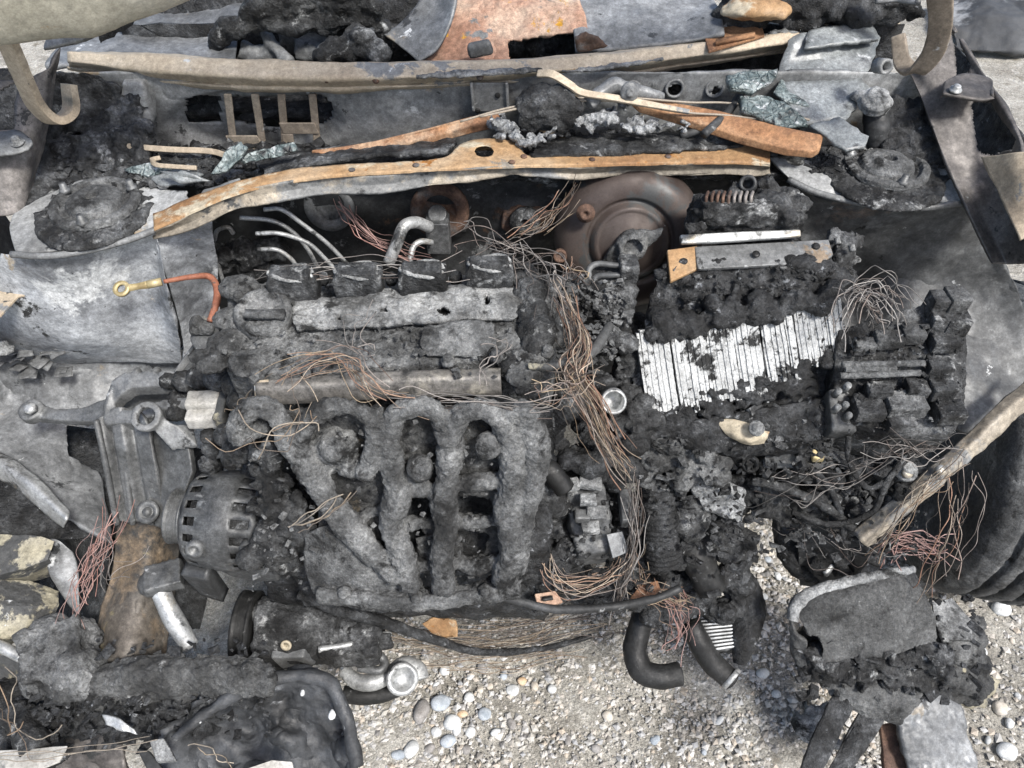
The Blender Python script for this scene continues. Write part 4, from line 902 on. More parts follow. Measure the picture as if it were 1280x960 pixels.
# steel bar in front of the cover
R = Matrix.Rotation(.03, 3, 'Z')
m = MB().sheet([[(320, 476, .862), (470, 466, .862), (626, 461, .862)], [(320, 486, .862), (470, 477, .862), (626, 471, .862)], [(321, 502, .846), (470, 494, .846), (627, 489, .846)], [(321, 506, .84), (470, 498, .84), (627, 492, .84)]], 80, 14, linv=True)
mat('bar_steel', [(.09, .086, .08), (.16, .153, .142), (.25, .24, .225)], 7, (.4, .65), .4, layers=[((.34, .32, .27), 9, .62, .05), (G(.03), 12, .58, .05), (G(.02), 45, .63, .04)], bump=(.5, 70, .0012), bump2=(.5, 400, .0005), speck=.2, grit=(120, .5, 1.3))
epart(m, 'fuel_rail', 'bar_steel', solid=.004, disp=[('CLOUDS', .04, .002)], label='flat sooty steel fuel rail across the engine')
epart(MB().slab([(318, 477, .864), (336, 475, .864), (338, 503, .845), (320, 505, .845)], (0, -.001, .002)), 'rail_end', 'tan_steel')

mat('gap_shade_skin', [G(.012), G(.03), G(.06), G(.11)], 20, (.6, .95), layers=[((.11, .09, .06), 16, .62, .03), (G(.2), 34, .67, .02)], bump=(1, 150, .004), bump2=(1, 420, .0016), speck=.3, grit=(170, .5, 1.6))  # dark tone stands in for the shade between the manifold runners
# intake manifold: four collapsed runners over a plenum
def zm(py): return .845-(py-505)*.00102
mi = MB()
runs = [([(352, 528), (366, 552), (386, 586), (408, 622), (436, 656), (468, 690), (500, 722)], [.011, .014, .013, .012, .014, .012, .010]),
        ([(470, 520), (486, 545), (489, 585), (494, 620), (492, 652), (500, 690), (512, 735)], [.010, .012, .011, .013, .011, .013, .011]),
        ([(556, 532), (562, 560), (560, 595), (555, 625), (556, 655), (552, 690), (556, 738)], [.010, .013, .011, .014, .012, .012, .011]),
        ([(630, 530), (641, 560), (642, 600), (638, 640), (637, 680), (630, 728)], [.012, .014, .013, .015, .013, .013]),
        ([(660, 520), (670, 560), (664, 610), (652, 665), (648, 715)], [.011, .013, .011, .011, .009])]
for rn, rr in runs:
    mi.tube([P(x+rng.uniform(-3, 3), y, zm(y)+.012) for x, y in rn], [q*1.25 for q in rr], 14, 60)
arches = [([(304, 552), (300, 526), (318, 508), (342, 512), (354, 532)], .010), ([(384, 596), (374, 560), (386, 524), (424, 508), (458, 520), (468, 556), (456, 596)], .0085),
          ([(488, 540), (498, 516), (522, 508), (546, 516), (556, 540)], .009), ([(564, 544), (576, 518), (604, 510), (626, 522), (634, 544)], .0095), ([(636, 520), (652, 510), (666, 522)], .009)]
for pts, r in arches: mi.tube([P(x, y, zm(y)+.016) for x, y in pts], r*1.25, 12, 40)
for pts, r, dz in (([(492, 612), (525, 608), (556, 614)], .010, .004), ([(558, 606), (600, 602), (640, 600)], .010, .004), ([(498, 652), (526, 656), (554, 652)], .009, 0), ([(558, 650), (600, 654), (640, 646)], .009, 0),
               ([(506, 704), (530, 708), (556, 702)], .009, -.002), ([(558, 700), (596, 708), (634, 696)], .009, -.002), ([(400, 742), (500, 748), (590, 742), (652, 732)], .0125, 0), ([(436, 656), (464, 640), (494, 632)], .008, -.004)):
    mi.tube([P(x+rng.uniform(-3, 3), y+rng.uniform(-2, 2), zm(y)+dz) for x, y in pts], r, 12, 30)
for px, py, s in ((420, 556, .024), (440, 580, .017), (404, 580, .016), (612, 556, .012), (566, 548, .013), (525, 590, .014), (322, 534, .014)):
    mi.ell(P(px, py, zm(py)), (s*1.1, s, s*.8), seg=12, rings=8)
# skin between the runners with burnt-through holes
ms_ = MB().sheet([[P(x, 512, zm(512)-.006) for x in (340, 420, 500, 580, 665)], [P(x, 600, zm(600)-.014) for x in (390, 450, 520, 590, 668)], [P(x, 670, zm(670)-.014) for x in (400, 460, 520, 590, 650)], [P(x, 744, zm(744)-.010) for x in (400, 460, 520, 580, 645)]], 130, 110,
    polys=[[(500, 626), (518, 620), (540, 624), (540, 648), (512, 650), (502, 642)], [(568, 620), (590, 616), (612, 620), (626, 640), (600, 644), (572, 640)], [(508, 664), (524, 660), (536, 672), (528, 700), (514, 702)], [(570, 662), (594, 660), (612, 668), (606, 692), (580, 698)],
           [(522, 714), (544, 712), (552, 732), (530, 738)], [(566, 712), (596, 708), (618, 716), (606, 732), (574, 732)], [(476, 720), (496, 716), (504, 734), (484, 738)]])
sk = ms_
im = epart(mi, 'intake_manifold', 'ash_crust', remesh=.0024, smoothmod=1, disp=[('CLOUDS', .035, .010), ('CLOUDS', .010, .005), ('CLOUDS', .005, .004)], label='collapsed grey ash covered intake manifold with black gaps between runners')
epart(sk, 'runner_skin', 'gap_shade_skin', im, solid=.004, disp=[('CLOUDS', .03, .012), ('CLOUDS', .008, .006)])
# plenum: smooth grey skin low on the left
m = MB().sheet([[(384, 668, zm(668)-.006), (420, 655, zm(655)+.002), (460, 690, zm(690)), (500, 715, zm(715)-.004)], [(382, 705, zm(705)-.008), (425, 700, zm(700)+.008), (470, 720, zm(720)+.004), (510, 730, zm(730)-.006)], [(392, 742, zm(742)-.012), (430, 745, zm(745)-.004), (475, 747, zm(747)-.006), (515, 747, zm(747)-.012)]], 50, 30)
epart(m, 'plenum_skin', 'ash_crust', im, solid=.005, disp=[('CLOUDS', .05, .010), ('CLOUDS', .012, .003)])
m = MB().sheet([[(520, 672, zm(672)-.012), (548, 668, zm(668)-.01), (556, 690, zm(690)-.012)], [(528, 705, zm(705)-.014), (545, 710, zm(710)-.012), (555, 725, zm(725)-.014)]], 20, 20)
epart(m, 'plenum_skin', 'ash_crust', im, solid=.005, disp=[('CLOUDS', .03, .006)])
m = MB().tube([(398, 744, .606), (480, 752, .60), (560, 750, .602), (648, 738, .61)], .009, 8, 40, flat=1.6)
epart(m, 'manifold_flange', 'ash_crust', im, simple=1, disp=CRs)
for px, py in ((416, 560), (524, 584), (560, 542), (610, 556)):
    m = MB().lathe(P(px, py, zm(py)+.018), (0, -.5, 1), [(-.01, .016), (.004, .015), (.008, .010), (.008, .004)], 16)
    epart(m, 'injector_boss', 'ash_crust', im, simple=1, disp=[('CLOUDS', .012, .006)])
for px, py in ((430, 741), (520, 746), (606, 738), (470, 515), (540, 512), (600, 510)):
    m = MB().lathe(P(px, py, zm(py)+.012), (0, -.7, .7), [(-.006, .009), (.002, .009), (.0025, .0062), (.008, .006), (.009, .004)], 6)
    epart(m, 'flange_bolt', 'ash_crust', im)
for px, py in ((322, 470), (400, 462), (560, 452), (300, 372), (520, 372), (640, 366), (684, 440), (620, 446)):
    m = MB().lathe(P(px, py, .866), (0, -.2, 1), [(-.004, .0085), (.003, .0085), (.0035, .006), (.009, .0058), (.010, .004)], 6)
    epart(m, 'cover_bolt', 'ash_crust', vc)
# black sheet added as dark backing, so the manifold gaps look black
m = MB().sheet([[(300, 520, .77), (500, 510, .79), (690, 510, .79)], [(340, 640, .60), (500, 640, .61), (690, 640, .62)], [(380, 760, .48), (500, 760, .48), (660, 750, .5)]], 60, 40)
epart(m, 'manifold_dark_backing', 'char_black', solid=.006, disp=[('CLOUDS', .04, .03)])
m = MB()
for _ in range(80):
    px = rng.uniform(310, 440); py = rng.uniform(520, 700)
    if px > 330+(py-520)*.45: continue
    s = rng.uniform(.008, .02); m.ell(P(px, py, zm(py)-.02), (s, s, s), seg=8, rings=6)
epart(m, 'melted_plastic', 'char', remesh=.0035, disp=CR)

# alternator
ac = P(286, 650, .60); aa = V(-1, .05, .05).normalized()
alt = thing('alternator', 'dark finned alternator with grooved pulley left of the manifold', 'alternator', ac-V(0, 0, .07))
seg = 72
prof = [(-.060, .030), (-.060, .050), (-.054, .060), (-.047, .0625), (-.037, .0635), (-.024, .0645), (-.020, .066), (.004, .066), (.008, .064), (.022, .0635), (.037, .061), (.043, .056), (.049, .044), (.050, .016)]
def slot(i, k):
    return (i in (3, 4) and k % 4 in (0, 1)) or (i in (9,) and k % 4 in (0, 1)) or (i in (1, 11) and k % 6 in (0, 1, 2))
m = MB().lathe(ac, aa, prof, seg, skip=slot)
m.f = m.f[:-2]
m.build('housing', 'cast_dark', alt, solid=.003, disp=[('CLOUDS', .03, .002)])
MB().lathe(ac, aa, [(-.052, .04), (-.046, .054), (.034, .054), (.038, .04)], 48).build('stator_core', 'char_black', alt)
m = MB().lathe(ac, aa, [(.046, .02), (.052, .02), (.053, .036), (.055, .038), (.057, .036), (.0585, .033), (.060, .036), (.0615, .033), (.063, .036), (.0645, .033), (.066, .036), (.0675, .033), (.069, .036), (.0705, .033), (.072, .037), (.075, .037), (.076, .030), (.070, .016), (.070, .004)], 48)
m.build('pulley', 'cast_alu', alt)
for off, dr in ((V(-.02, -.062, .03), (0, -1, .5)), (V(.045, -.058, .024), (0, -1, .4))):
    MB().lathe(ac+off, dr, [(-.012, .011), (.004, .011), (.004, .006), (-.004, .005)], 14).build('housing_lug', 'cast_alu', alt)
m = MB().slab([ac+V(-.03, -.045, -.045), ac+V(.06, -.045, -.045), ac+V(.055, -.04, -.10), ac+V(.01, -.03, -.12), ac+V(-.02, -.03, -.1)], (0, .04, 0))
m.build('mounting_foot', 'cast_dark', alt, bevel=.006)
m = MB().sheet([[ac+V(-.055, -.055, -.03), ac+V(-.02, -.06, -.03)], [ac+V(-.05, -.05, -.1), ac+V(-.02, -.055, -.11)]], 8, 8)
m.build('lower_bracket', 'steel_dark', alt, solid=.02)
m = MB()
for _ in range(40): m.ell(ac+V(rng.uniform(.072, .105), rng.uniform(-.06, .04), rng.uniform(-.05, .065)), (.016, .016, .016), seg=8, rings=6)
m.build('melted_rear_cover', 'char', alt, remesh=.003, disp=CR)

# engine mount: ribbed casting with a long arm
mt = thing('engine_mount', 'dark ribbed cast engine mount with long arm on the left', 'engine mount', P(150, 580, .5))
def mpart(mb, name, m, **k): return mb.build(name, m, mt, **k)
m = MB().slab([(28, 509, .664), (44, 503, .666), (70, 511, .668), (102, 509, .678), (134, 497, .695), (140, 526, .682), (102, 527, .67), (64, 525, .664), (34, 521, .662)], (0, .004, -.016))
m.lathe(P(39, 513, .667), (0, -.2, 1), [(-.012, .017), (.004, .017), (.005, .012)], 24)
mpart(m, 'arm', 'cast_alu', remesh=.0022, smoothmod=4, disp=[('CLOUDS', .02, .002)])
mpart(MB().lathe(P(39, 512, .676), (0, -.2, 1), [(0, .009), (.006, .009), (.008, .004)], 6), 'bolt', 'bright_alu')
m = MB()
m.slab([(140, 474, .722), (156, 464, .728), (172, 466, .728), (184, 461, .73), (196, 465, .73), (210, 460, .73), (224, 465, .73), (240, 464, .73), (242, 480, .722), (205, 482, .72), (166, 484, .716), (150, 494, .71)], (0, .003, -.022))
m.slab([(128, 506, .70), (140, 474, .722), (153, 490, .712), (143, 504, .70), (148, 514, .695), (130, 524, .69)], (0, .003, -.022))
m.slab([(128, 518, .694), (146, 511, .698), (168, 511, .70), (206, 497, .71), (238, 496, .71), (236, 510, .70), (205, 512, .70), (190, 520, .695), (165, 529, .69), (130, 531, .688)], (0, .003, -.024))
for px, py in ((172, 466), (196, 465), (222, 466)): m.ell(P(px, py, .722), (.006, .008, .008), seg=10, rings=8)
mpart(m, 'upper_web', 'cast_alu', remesh=.0022, smoothmod=3, disp=[('CLOUDS', .02, .002)])
m = MB().sheet([[(150, 480, .66), (230, 480, .66)], [(150, 512, .66), (235, 525, .66)]], 12, 12)
mpart(m, 'web_floor', 'cast_dark', solid=.004)
# body: three tall ribs with channels between
body_rows = [[(120, 525, .685), (140, 512, .695), (158, 508, .70), (172, 512, .70), (182, 522, .695), (188, 540, .685)],
             [(128, 560, .66), (146, 556, .665), (160, 556, .668), (172, 560, .665), (184, 570, .66), (196, 585, .65)],
             [(138, 610, .60), (152, 608, .605), (164, 608, .605), (176, 612, .60), (190, 620, .595), (204, 630, .585)],
             [(146, 650, .55), (158, 650, .555), (168, 650, .555), (178, 652, .55), (192, 655, .545), (206, 660, .535)]]
def chan(p):
    px, py = proj(p)
    c = np.interp(py, [525, 650], [0, 22])
    d = 0
    for a, b in ((128, 140), (152, 168)):
        t = (px-c-a)/(b-a)
        if 0 < t < 1: d = max(d, math.sin(math.pi*t)**.5)
    return p+np.array([0, .006, -.014])*d
m = MB().sheet(body_rows, 70, 60, push=chan)
mpart(m, 'ribbed_body', 'cast_alu', solid=.006)
for a, b in (((120, 525), (146, 655)), ((146, 512), (166, 655)), ((178, 514), (190, 655))):
    m = MB().tube([P(a[0], a[1], .695), P(a[0]*.6+b[0]*.4+1, a[1]*.6+b[1]*.4, .648), P(b[0], b[1], .555)], .0042, 8, 30)
    mpart(m, 'rib', 'cast_alu')
m = MB().slab([(183, 530, .685), (236, 560, .68), (240, 590, .66), (222, 640, .60), (204, 655, .56), (192, 600, .62)], (.0, .012, -.012))
mpart(m, 'side_plate', 'cast_alu', bevel=.003)
# eye bracket, paler
m = MB()
c = P(184, 521, .725)
n = 28
m.lathe(c, (0, -.45, 1), [(-.005, .020), (.005, .020), (.005, .0115), (-.005, .0115)], n, closed=True)
m.slab([(196, 512, .728), (208, 524, .72), (218, 530, .715), (240, 530, .70), (246, 556, .69), (214, 560, .69), (200, 545, .705), (192, 536, .715)], (0, 0, -.008))
mpart(m, 'lifting_eye', 'steel_mid', remesh=.002, smoothmod=2, label='pale grey lifting eye with oval hole')
mpart(MB().lathe(P(186, 640, .585), (0, -.6, 1), [(0, .016), (.006, .016), (.006, .009), (.002, .008), (.006, .006), (.010, .005)], 20), 'bolt_boss', 'cast_alu')

# white connector block and neighbours
cb = thing('connector_block', 'off white double plastic connector beside the fuel rail end', 'connector', P(258, 514, .70))
MB().box(P(255, 503, .735), (.042, .026, .022), Matrix.Rotation(.05, 3, 'Z')).build('connector_half', 'plastic_white', cb, bevel=.003, simple=2, disp=[('CLOUDS', .02, .003)])
MB().box(P(256, 522, .725), (.044, .022, .022), Matrix.Rotation(.05, 3, 'Z')).build('connector_half', 'plastic_white', cb, bevel=.003, simple=2, disp=[('CLOUDS', .02, .003)])
MB().box(P(279, 512, .735), (.012, .05, .026), Matrix.Rotation(.05, 3, 'Z')).build('connector_shell', 'plastic_beige', cb, bevel=.003, simple=2, disp=[('CLOUDS', .02, .004)])
m = MB()
for px, py, s, z in ((215, 475, .014, .72), (232, 478, .016, .73), (252, 472, .018, .74), (275, 475, .02, .75), (296, 480, .018, .78), (300, 500, .016, .78), (262, 545, .012, .70), (268, 562, .014, .68), (262, 580, .014, .66), (225, 500, .014, .70), (222, 516, .014, .69), (285, 545, .016, .74), (300, 560, .018, .74), (290, 575, .014, .72)):
    m.ell(P(px, py, z), (s*1.1, s, s*.9), seg=10, rings=8)
m.build('charred_harness_clump', 'char', label='charred clump wrapped round the white connector', cat='charred debris', remesh=.0028, disp=CR)
m = MB().sheet([[(276, 560, .70), (300, 556, .71), (318, 556, .71)], [(272, 572, .69), (300, 572, .69), (322, 570, .69)]], 14, 8)
m.build('metal_scrap', 'plastic_beige', label='small pale scrap between connector and alternator', cat='scrap', solid=.006, disp=[('CLOUDS', .015, .006)])
# thermostat neck and strut left of valve cover
m = MB().lathe(P(262, 425, .77), (0.1, -.3, 1), [(-.05, .018), (-.01, .018), (-.008, .022), (.008, .022), (.01, .018), (.012, .006)], 24)
m.build('timing_cover_post', 'cast_alu', label='tan grey round post at the left end of the valve cover', cat='post', simple=1, disp=[('CLOUDS', .02, .003)])
MB().strap([(254, 420, .78), (240, 440, .75), (222, 466, .73)], .010, .005, side=(1, .6, 0)).build('stay_bar', 'cast_alu', label='flat grey stay bar angling from the round post to the engine mount', cat='bar', bevel=.001)
MB().box(P(254, 410, .79), (.03, .02, .012)).ell(P(246, 404, .795), (.01, .01, .01)).build('post_bracket', 'ash_crust', label='crusty bracket on top of the tan grey post', cat='bracket', remesh=.0025, disp=CRs)
# brass ring terminal on orange lead
MB().tube([(262, 402, .80), (270, 380, .81), (271, 360, .815), (262, 346, .82), (240, 346, .83), (205, 352, .83)], [.004, .005, .0048, .0044, .0036, .003], 10, 50).build('ground_lead', 'orange_wire', label='orange red ground lead reaching onto the pale tower face', cat='cable')
gt = thing('ring_terminal', 'brass ring terminal at the end of the orange lead', 'terminal', P(170, 358, .82))
m = MB().lathe(P(152, 361, .828), (0, -.5, 1), [(-.002, .011), (.002, .011), (.002, .0055), (-.002, .0055)], 24, closed=True)
m.build('ring', 'brass', gt)
m = MB().strap([(160, 360, .828), (172, 358, .829), (184, 356, .83)], [.010, .008, .010], .004, side=(0, .6, .8))
m.build('shank', 'brass', gt)
m = MB().tube([(184, 356, .83), (202, 352, .83)], .0055, 10)
m.build('crimp', 'brass', gt)
mat('char_grey0', [G(.022), G(.045), G(.08), G(.14)], 14, (.7, 1), layers=[(G(.010), 22, .60, .03), (G(.26), 34, .66, .03)], bump=(1, 150, .004), bump2=(1, 420, .0016), speck=.3, grit=(170, .5, 1.5))
# ================================================================ lower left: compressor, headlamp, bumper
cc = P(352, 788, .36)
cmp_ = thing('air_compressor', 'dark sooty air conditioning compressor below the alternator', 'compressor', cc-V(0, 0, .06))
ca = V(-1, .02, .05).normalized()
MB().lathe(cc, ca, [(-.09, .02), (-.088, .040), (-.06, .046), (-.05, .052), (0, .056), (.028, .054), (.034, .046), (.035, .02)], 48).build('housing', 'char', cmp_, simple=2, disp=[('CLOUDS', .03, .016), ('CLOUDS', .010, .004)])
MB().lathe(cc+ca*.036, ca, [(0, .03), (.002, .058), (.006, .058), (.008, .055), (.010, .058), (.012, .055), (.014, .058), (.016, .055), (.018, .058), (.020, .055), (.022, .058), (.027, .058), (.029, .05), (.024, .02)], 56).build('clutch_pulley', 'rubber_black', cmp_)
MB().slab([cc+V(.0, -.056, .03), cc+V(.05, -.056, .03), cc+V(.06, -.05, -.01), cc+V(.01, -.056, -.02)], (0, .02, 0)).build('cast_rib', 'cast_alu', cmp_, bevel=.004)
MB().lathe(P(358, 806, .40), (0, -.8, .6), [(0, .008), (.003, .008), (.003, .0045), (.0, .004)], 16).build('rust_plug', 'orange_steel', cmp_)
m = MB().box(P(440, 800, .36), (.09, .06, .05)).tube([(400, 812, .38), (440, 808, .37), (490, 800, .36)], .012, 10)
m.build('compressor_head', 'char', cmp_, remesh=.003, smoothmod=1, disp=[('CLOUDS', .03, .020), ('CLOUDS', .010, .006)])
MB().tube([(398, 812, .385), (440, 805, .38), (470, 796, .37), (488, 792, .36)], .005, 10, 30).build('steel_hose_pipe', 'bright_alu', label='thin shiny pipe leaving the compressor', cat='pipe')
# shiny bent pipe end
bp = thing('bent_pipe', 'shiny bent metal pipe with flared round end on the gravel', 'pipe', P(490, 845, .25))
MB().tube([(430, 838, .30), (446, 852, .30), (470, 852, .30), (490, 840, .30), (506, 832, .30), (520, 838, .29), (524, 850, .285)], [.010, .012, .013, .012, .014, .016, .016], 16, 60).build('tube', 'bright_alu', bp, disp=[('CLOUDS', .03, .002)])
MB().lathe(P(502, 848, .315), (.3, -.5, .8), [(-.004, .012), (0, .023), (.006, .025), (.010, .024), (.010, .017), (.001, .014), (.001, .001)], 32).build('flange', 'bright_alu', bp)
m = MB().tube([(430, 815, .33), (460, 812, .33), (480, 826, .32), (474, 838, .32), (448, 834, .32)], .007, 10, 40)
m.build('bracket_ring', 'cast_dark', label='dark looped bracket above the bent pipe', cat='bracket')
MB().tube([(430, 868, .26), (455, 870, .26), (478, 868, .26), (500, 862, .26)], [.013, .014, .013, .010], 14, 30).build('hose_end', 'rubber_black', label='black hose end lying under the bent pipe', cat='hose')
# left headlamp housing (beige)
hl = thing('headlamp_housing', 'melted beige headlamp housing at the left edge', 'headlamp', P(40, 740, .35))
m = MB().sheet([[(-50, 668, .515), (10, 668, .515), (50, 671, .515), (68, 677, .505)], [(-50, 716, .505), (0, 718, .505), (30, 710, .508), (60, 699, .502)], [(-50, 722, .47), (0, 724, .47), (36, 718, .472), (66, 706, .47)], [(-50, 732, .43), (0, 732, .43), (40, 727, .43), (70, 718, .43)]], 50, 46, linv=True, linu=True)
m.build('upper_shell', 'plastic_beige', hl, solid=.003, smooth=False, disp=[('CLOUDS', .05, .006), ('CLOUDS', .015, .002)])
m = MB().sheet([[(55, 676, .50), (72, 674, .49), (90, 690, .47)], [(60, 700, .49), (78, 704, .47), (98, 720, .45)], [(66, 718, .45), (84, 750, .43), (100, 770, .42)]], 20, 30)
m.build('side_wall', 'blue_steel', hl, solid=.005, disp=[('CLOUDS', .05, .008)])
m = MB().sheet([[(-50, 728, .47), (0, 726, .47), (40, 728, .46), (72, 740, .44)], [(-50, 760, .48), (0, 758, .48), (40, 758, .475), (74, 755, .45)], [(-50, 800, .45), (0, 800, .45), (30, 790, .45), (70, 765, .44)], [(-50, 820, .40), (0, 815, .40), (20, 800, .40), (50, 775, .41)]], 50, 40, linv=True, linu=True)
m.build('lower_shell', 'plastic_beige', hl, solid=.003, smooth=False, disp=[('CLOUDS', .05, .006), ('CLOUDS', .008, .003)])
m = MB().tube([(-30, 800, .46), (0, 808, .46), (28, 822, .45)], .008, 10, 24)
m.build('chrome_rim', 'bright_alu', hl)
m = MB().sheet([[(-40, 812, .4), (0, 815, .4), (30, 828, .4), (40, 850, .4)], [(-40, 850, .36), (0, 850, .36), (20, 850, .36), (34, 862, .36)]], 30, 16)
m.build('lens_remains', 'plastic_beige', hl, solid=.005, disp=[('CLOUDS', .04, .012)])
# ash ball next to it
m = MB().box(P(72, 815, .46), (.075, .07, .06), Matrix.Rotation(.4, 3, 'Z') @ Matrix.Rotation(.3, 3, 'X')).ell(P(66, 805, .465), (.04, .036, .036)).ell(P(95, 840, .45), (.045, .04, .04)).ell(P(62, 840, .44), (.04, .04, .03)).ell(P(100, 800, .45), (.03, .03, .03))
m.build('charred_lump', 'ash_crust', label='rounded ash grey charred lump beside the beige headlamp housing', cat='charred debris', remesh=.003, smoothmod=1, disp=[('CLOUDS', .05, .026), ('CLOUDS', .014, .010), ('CLOUDS', .006, .004)])
# crusted bumper bar: a folded, broken-edged sheet
m = MB().sheet([[(104, 838, .455), (150, 826, .47), (210, 818, .475), (270, 820, .475), (336, 826, .47)], [(108, 852, .46), (150, 842, .475), (210, 836, .48), (270, 838, .48), (342, 844, .475)],
                [(112, 872, .44), (150, 862, .455), (210, 858, .46), (270, 858, .46), (340, 862, .455)], [(120, 890, .41), (160, 880, .42), (210, 874, .43), (270, 872, .43), (330, 874, .43)]], 130, 50,
               polys=[[(130, 878), (150, 872), (156, 892), (128, 895)], [(200, 868), (222, 866), (226, 880), (204, 880)], [(300, 866), (345, 862), (345, 885), (306, 880)], [(318, 815), (345, 815), (345, 832), (330, 830)], [(228, 812), (250, 812), (246, 824), (234, 823)]])
bb_ = m.build('charred_bumper_bar', 'char_grey0', label='crumbling grey charred bumper bar lying below the compressor', cat='bumper', solid=.010, disp=[('CLOUDS', .05, .020), ('CLOUDS', .014, .009), ('CLOUDS', .006, .005)])
m = MB()
for _ in range(110):
    px = rng.uniform(90, 260); py = rng.uniform(862, 905); s = rng.uniform(.008, .026)
    m.ell(P(px, py, .42-(py-860)*.0012), (s*1.4, s, s*.7), seg=8, rings=6)
m.build('charred_rubble', 'char_black', label='black charred rubble under the bumper bar', cat='charred debris', remesh=.0035, disp=[('CLOUDS', .03, .02), ('CLOUDS', .010, .008)])
# black melted sheet
def crum(p):
    px, py = proj(p)
    return p+np.array([0, 0, .012*math.sin(px*.05+py*.03)+.008*math.sin(px*.09-py*.06)+.006*math.sin(py*.13)])
m = MB().sheet([[(195, 925, .40), (240, 890, .42), (320, 852, .43), (380, 842, .43), (415, 855, .42), (432, 890, .40)],
                [(200, 945, .36), (250, 910, .36), (320, 885, .37), (370, 875, .37), (410, 885, .37), (440, 920, .36)],
                [(200, 990, .34), (260, 960, .34), (320, 930, .34), (380, 920, .34), (420, 930, .34), (446, 950, .34)],
                [(200, 1030, .3), (260, 1020, .3), (330, 1000, .3), (390, 990, .3), (430, 985, .3), (452, 980, .3)]], 110, 80, push=crum)
mat('melted_black', [G(.014, .1), G(.028, .12), G(.05, .14), G(.075, .15)], 16, (.4, .75), 0, layers=[(G(.17, .1), 46, .67, .04)], bump=(.7, 70, .003), bump2=(.7, 360, .001), speck=.3)
ms = m.build('melted_undertray', 'melted_black', label='crumpled blue black melted plastic undertray at the bottom left', cat='melted plastic', solid=.008, disp=[('CLOUDS', .06, .03), ('CLOUDS', .018, .008)])
MB().tube([(216, 925, .43), (260, 890, .44), (320, 856, .45), (380, 845, .45), (415, 858, .44), (434, 900, .42), (446, 960, .40)], [.006, .008, .010, .009, .011, .009, .010], 12, 60).build('rolled_edge', 'melted_black', ms, disp=[('CLOUDS', .03, .010), ('CLOUDS', .010, .004)])
for px, py, s in ((415, 893, .005), (378, 866, .003), (250, 899, .004)):
    MB().ell(P(px, py, .44), (s, s*1.4, s), seg=10, rings=8).build('white_drip', 'white_ash', ms, simple=1, disp=[('CLOUDS', .01, .004)])
# bottom-left odds and ends
m = MB()
for _ in range(70):
    m.ell(P(rng.uniform(-10, 70), rng.uniform(860, 950), .36), (rng.uniform(.01, .03), .018, .014), seg=8, rings=6)
m.build('charred_rubble', 'char_black', label='black charred rubble in the bottom left corner', cat='charred debris', remesh=.004, disp=[('CLOUDS', .03, .025), ('CLOUDS', .010, .008)])
MB().tube([(20, 890, .42), (30, 905, .42), (44, 940, .42)], [.020, .022, .018], 10).build('charred_post', 'char', label='stubby charred post standing in the bottom left rubble', cat='post', simple=1, disp=[('CLOUDS', .02, .014)])
m = MB().sheet([[(60, 905, .36), (110, 900, .36), (150, 905, .36)], [(55, 970, .3), (110, 970, .3), (160, 970, .3)]], 24, 24)
m.build('scorched_sheet_metal', 'steel_brown', label='brown grey burnt panel between rubble and melted undertray', cat='panel', solid=.005, disp=[('CLOUDS', .03, .016)])
for pts, lab in (([(-10, 938, .43), (40, 936, .43), (66, 933, .43), (84, 932, .43), (74, 952, .43), (40, 966, .43), (-10, 970, .43)], 'flat off white plastic sheet at the bottom left corner'),):
    MB().slab(pts, (0, 0, -.004)).build('plastic_sheet', 'plastic_white', label=lab, cat='plastic sheet', bevel=.001)
MB().slab([(310, 960, .42), (340, 950, .425), (365, 952, .42), (370, 975, .41), (320, 980, .41)], (0, 0, -.004)).build('plastic_sheet', 'plastic_white', label='off white scrap at the bottom edge of the melted undertray', cat='plastic sheet', bevel=.001)
m = MB().sheet([[(128, 893, .455), (148, 898, .455), (168, 912, .45)], [(134, 905, .45), (152, 913, .45), (172, 918, .445)]], 14, 8)
m.build('metal_scrap', 'bright_alu', label='shiny torn metal strip on the bottom left rubble', cat='scrap', solid=.003, disp=[('CLOUDS', .015, .006)])
m = MB().slab([(186, 925, .45), (204, 922, .45), (212, 935, .445), (220, 950, .44), (195, 952, .44)], (0, 0, -.01))
m.build('clip_bracket', 'ash_pale', label='pale plastic clip bracket left of the melted undertray', cat='bracket', bevel=.002)
m = MB().slab([(170, 935, .42), (186, 938, .42), (215, 975, .41), (195, 985, .41)], (0, 0, -.012))
m.build('angle_strip', 'steel_dark', label='dark angle strip at the bottom beside the pale clip', cat='strip', bevel=.002)
# left wheel-well rubber behind
m = MB().sheet([[(-40, 590, .5), (20, 600, .5), (62, 640, .48)], [(-40, 640, .46), (20, 645, .46), (70, 672, .45)], [(-40, 690, .44), (20, 690, .44), (80, 700, .42)]], 40, 30)
m.build('burnt_liner', 'rubber_burnt', label='burnt rubber wheel liner under the left fender edge', cat='liner', solid=.006, disp=[('CLOUDS', .03, .010)])
mat('char_grey', [G(.03), G(.055), G(.085), G(.13)], 13, (.75, 1), layers=[(G(.012), 22, .60, .05), (G(.22), 40, .68, .04)], bump=(1, 150, .003), bump2=(1, 420, .0016), speck=.3, grit=(170, .55, 1.4))
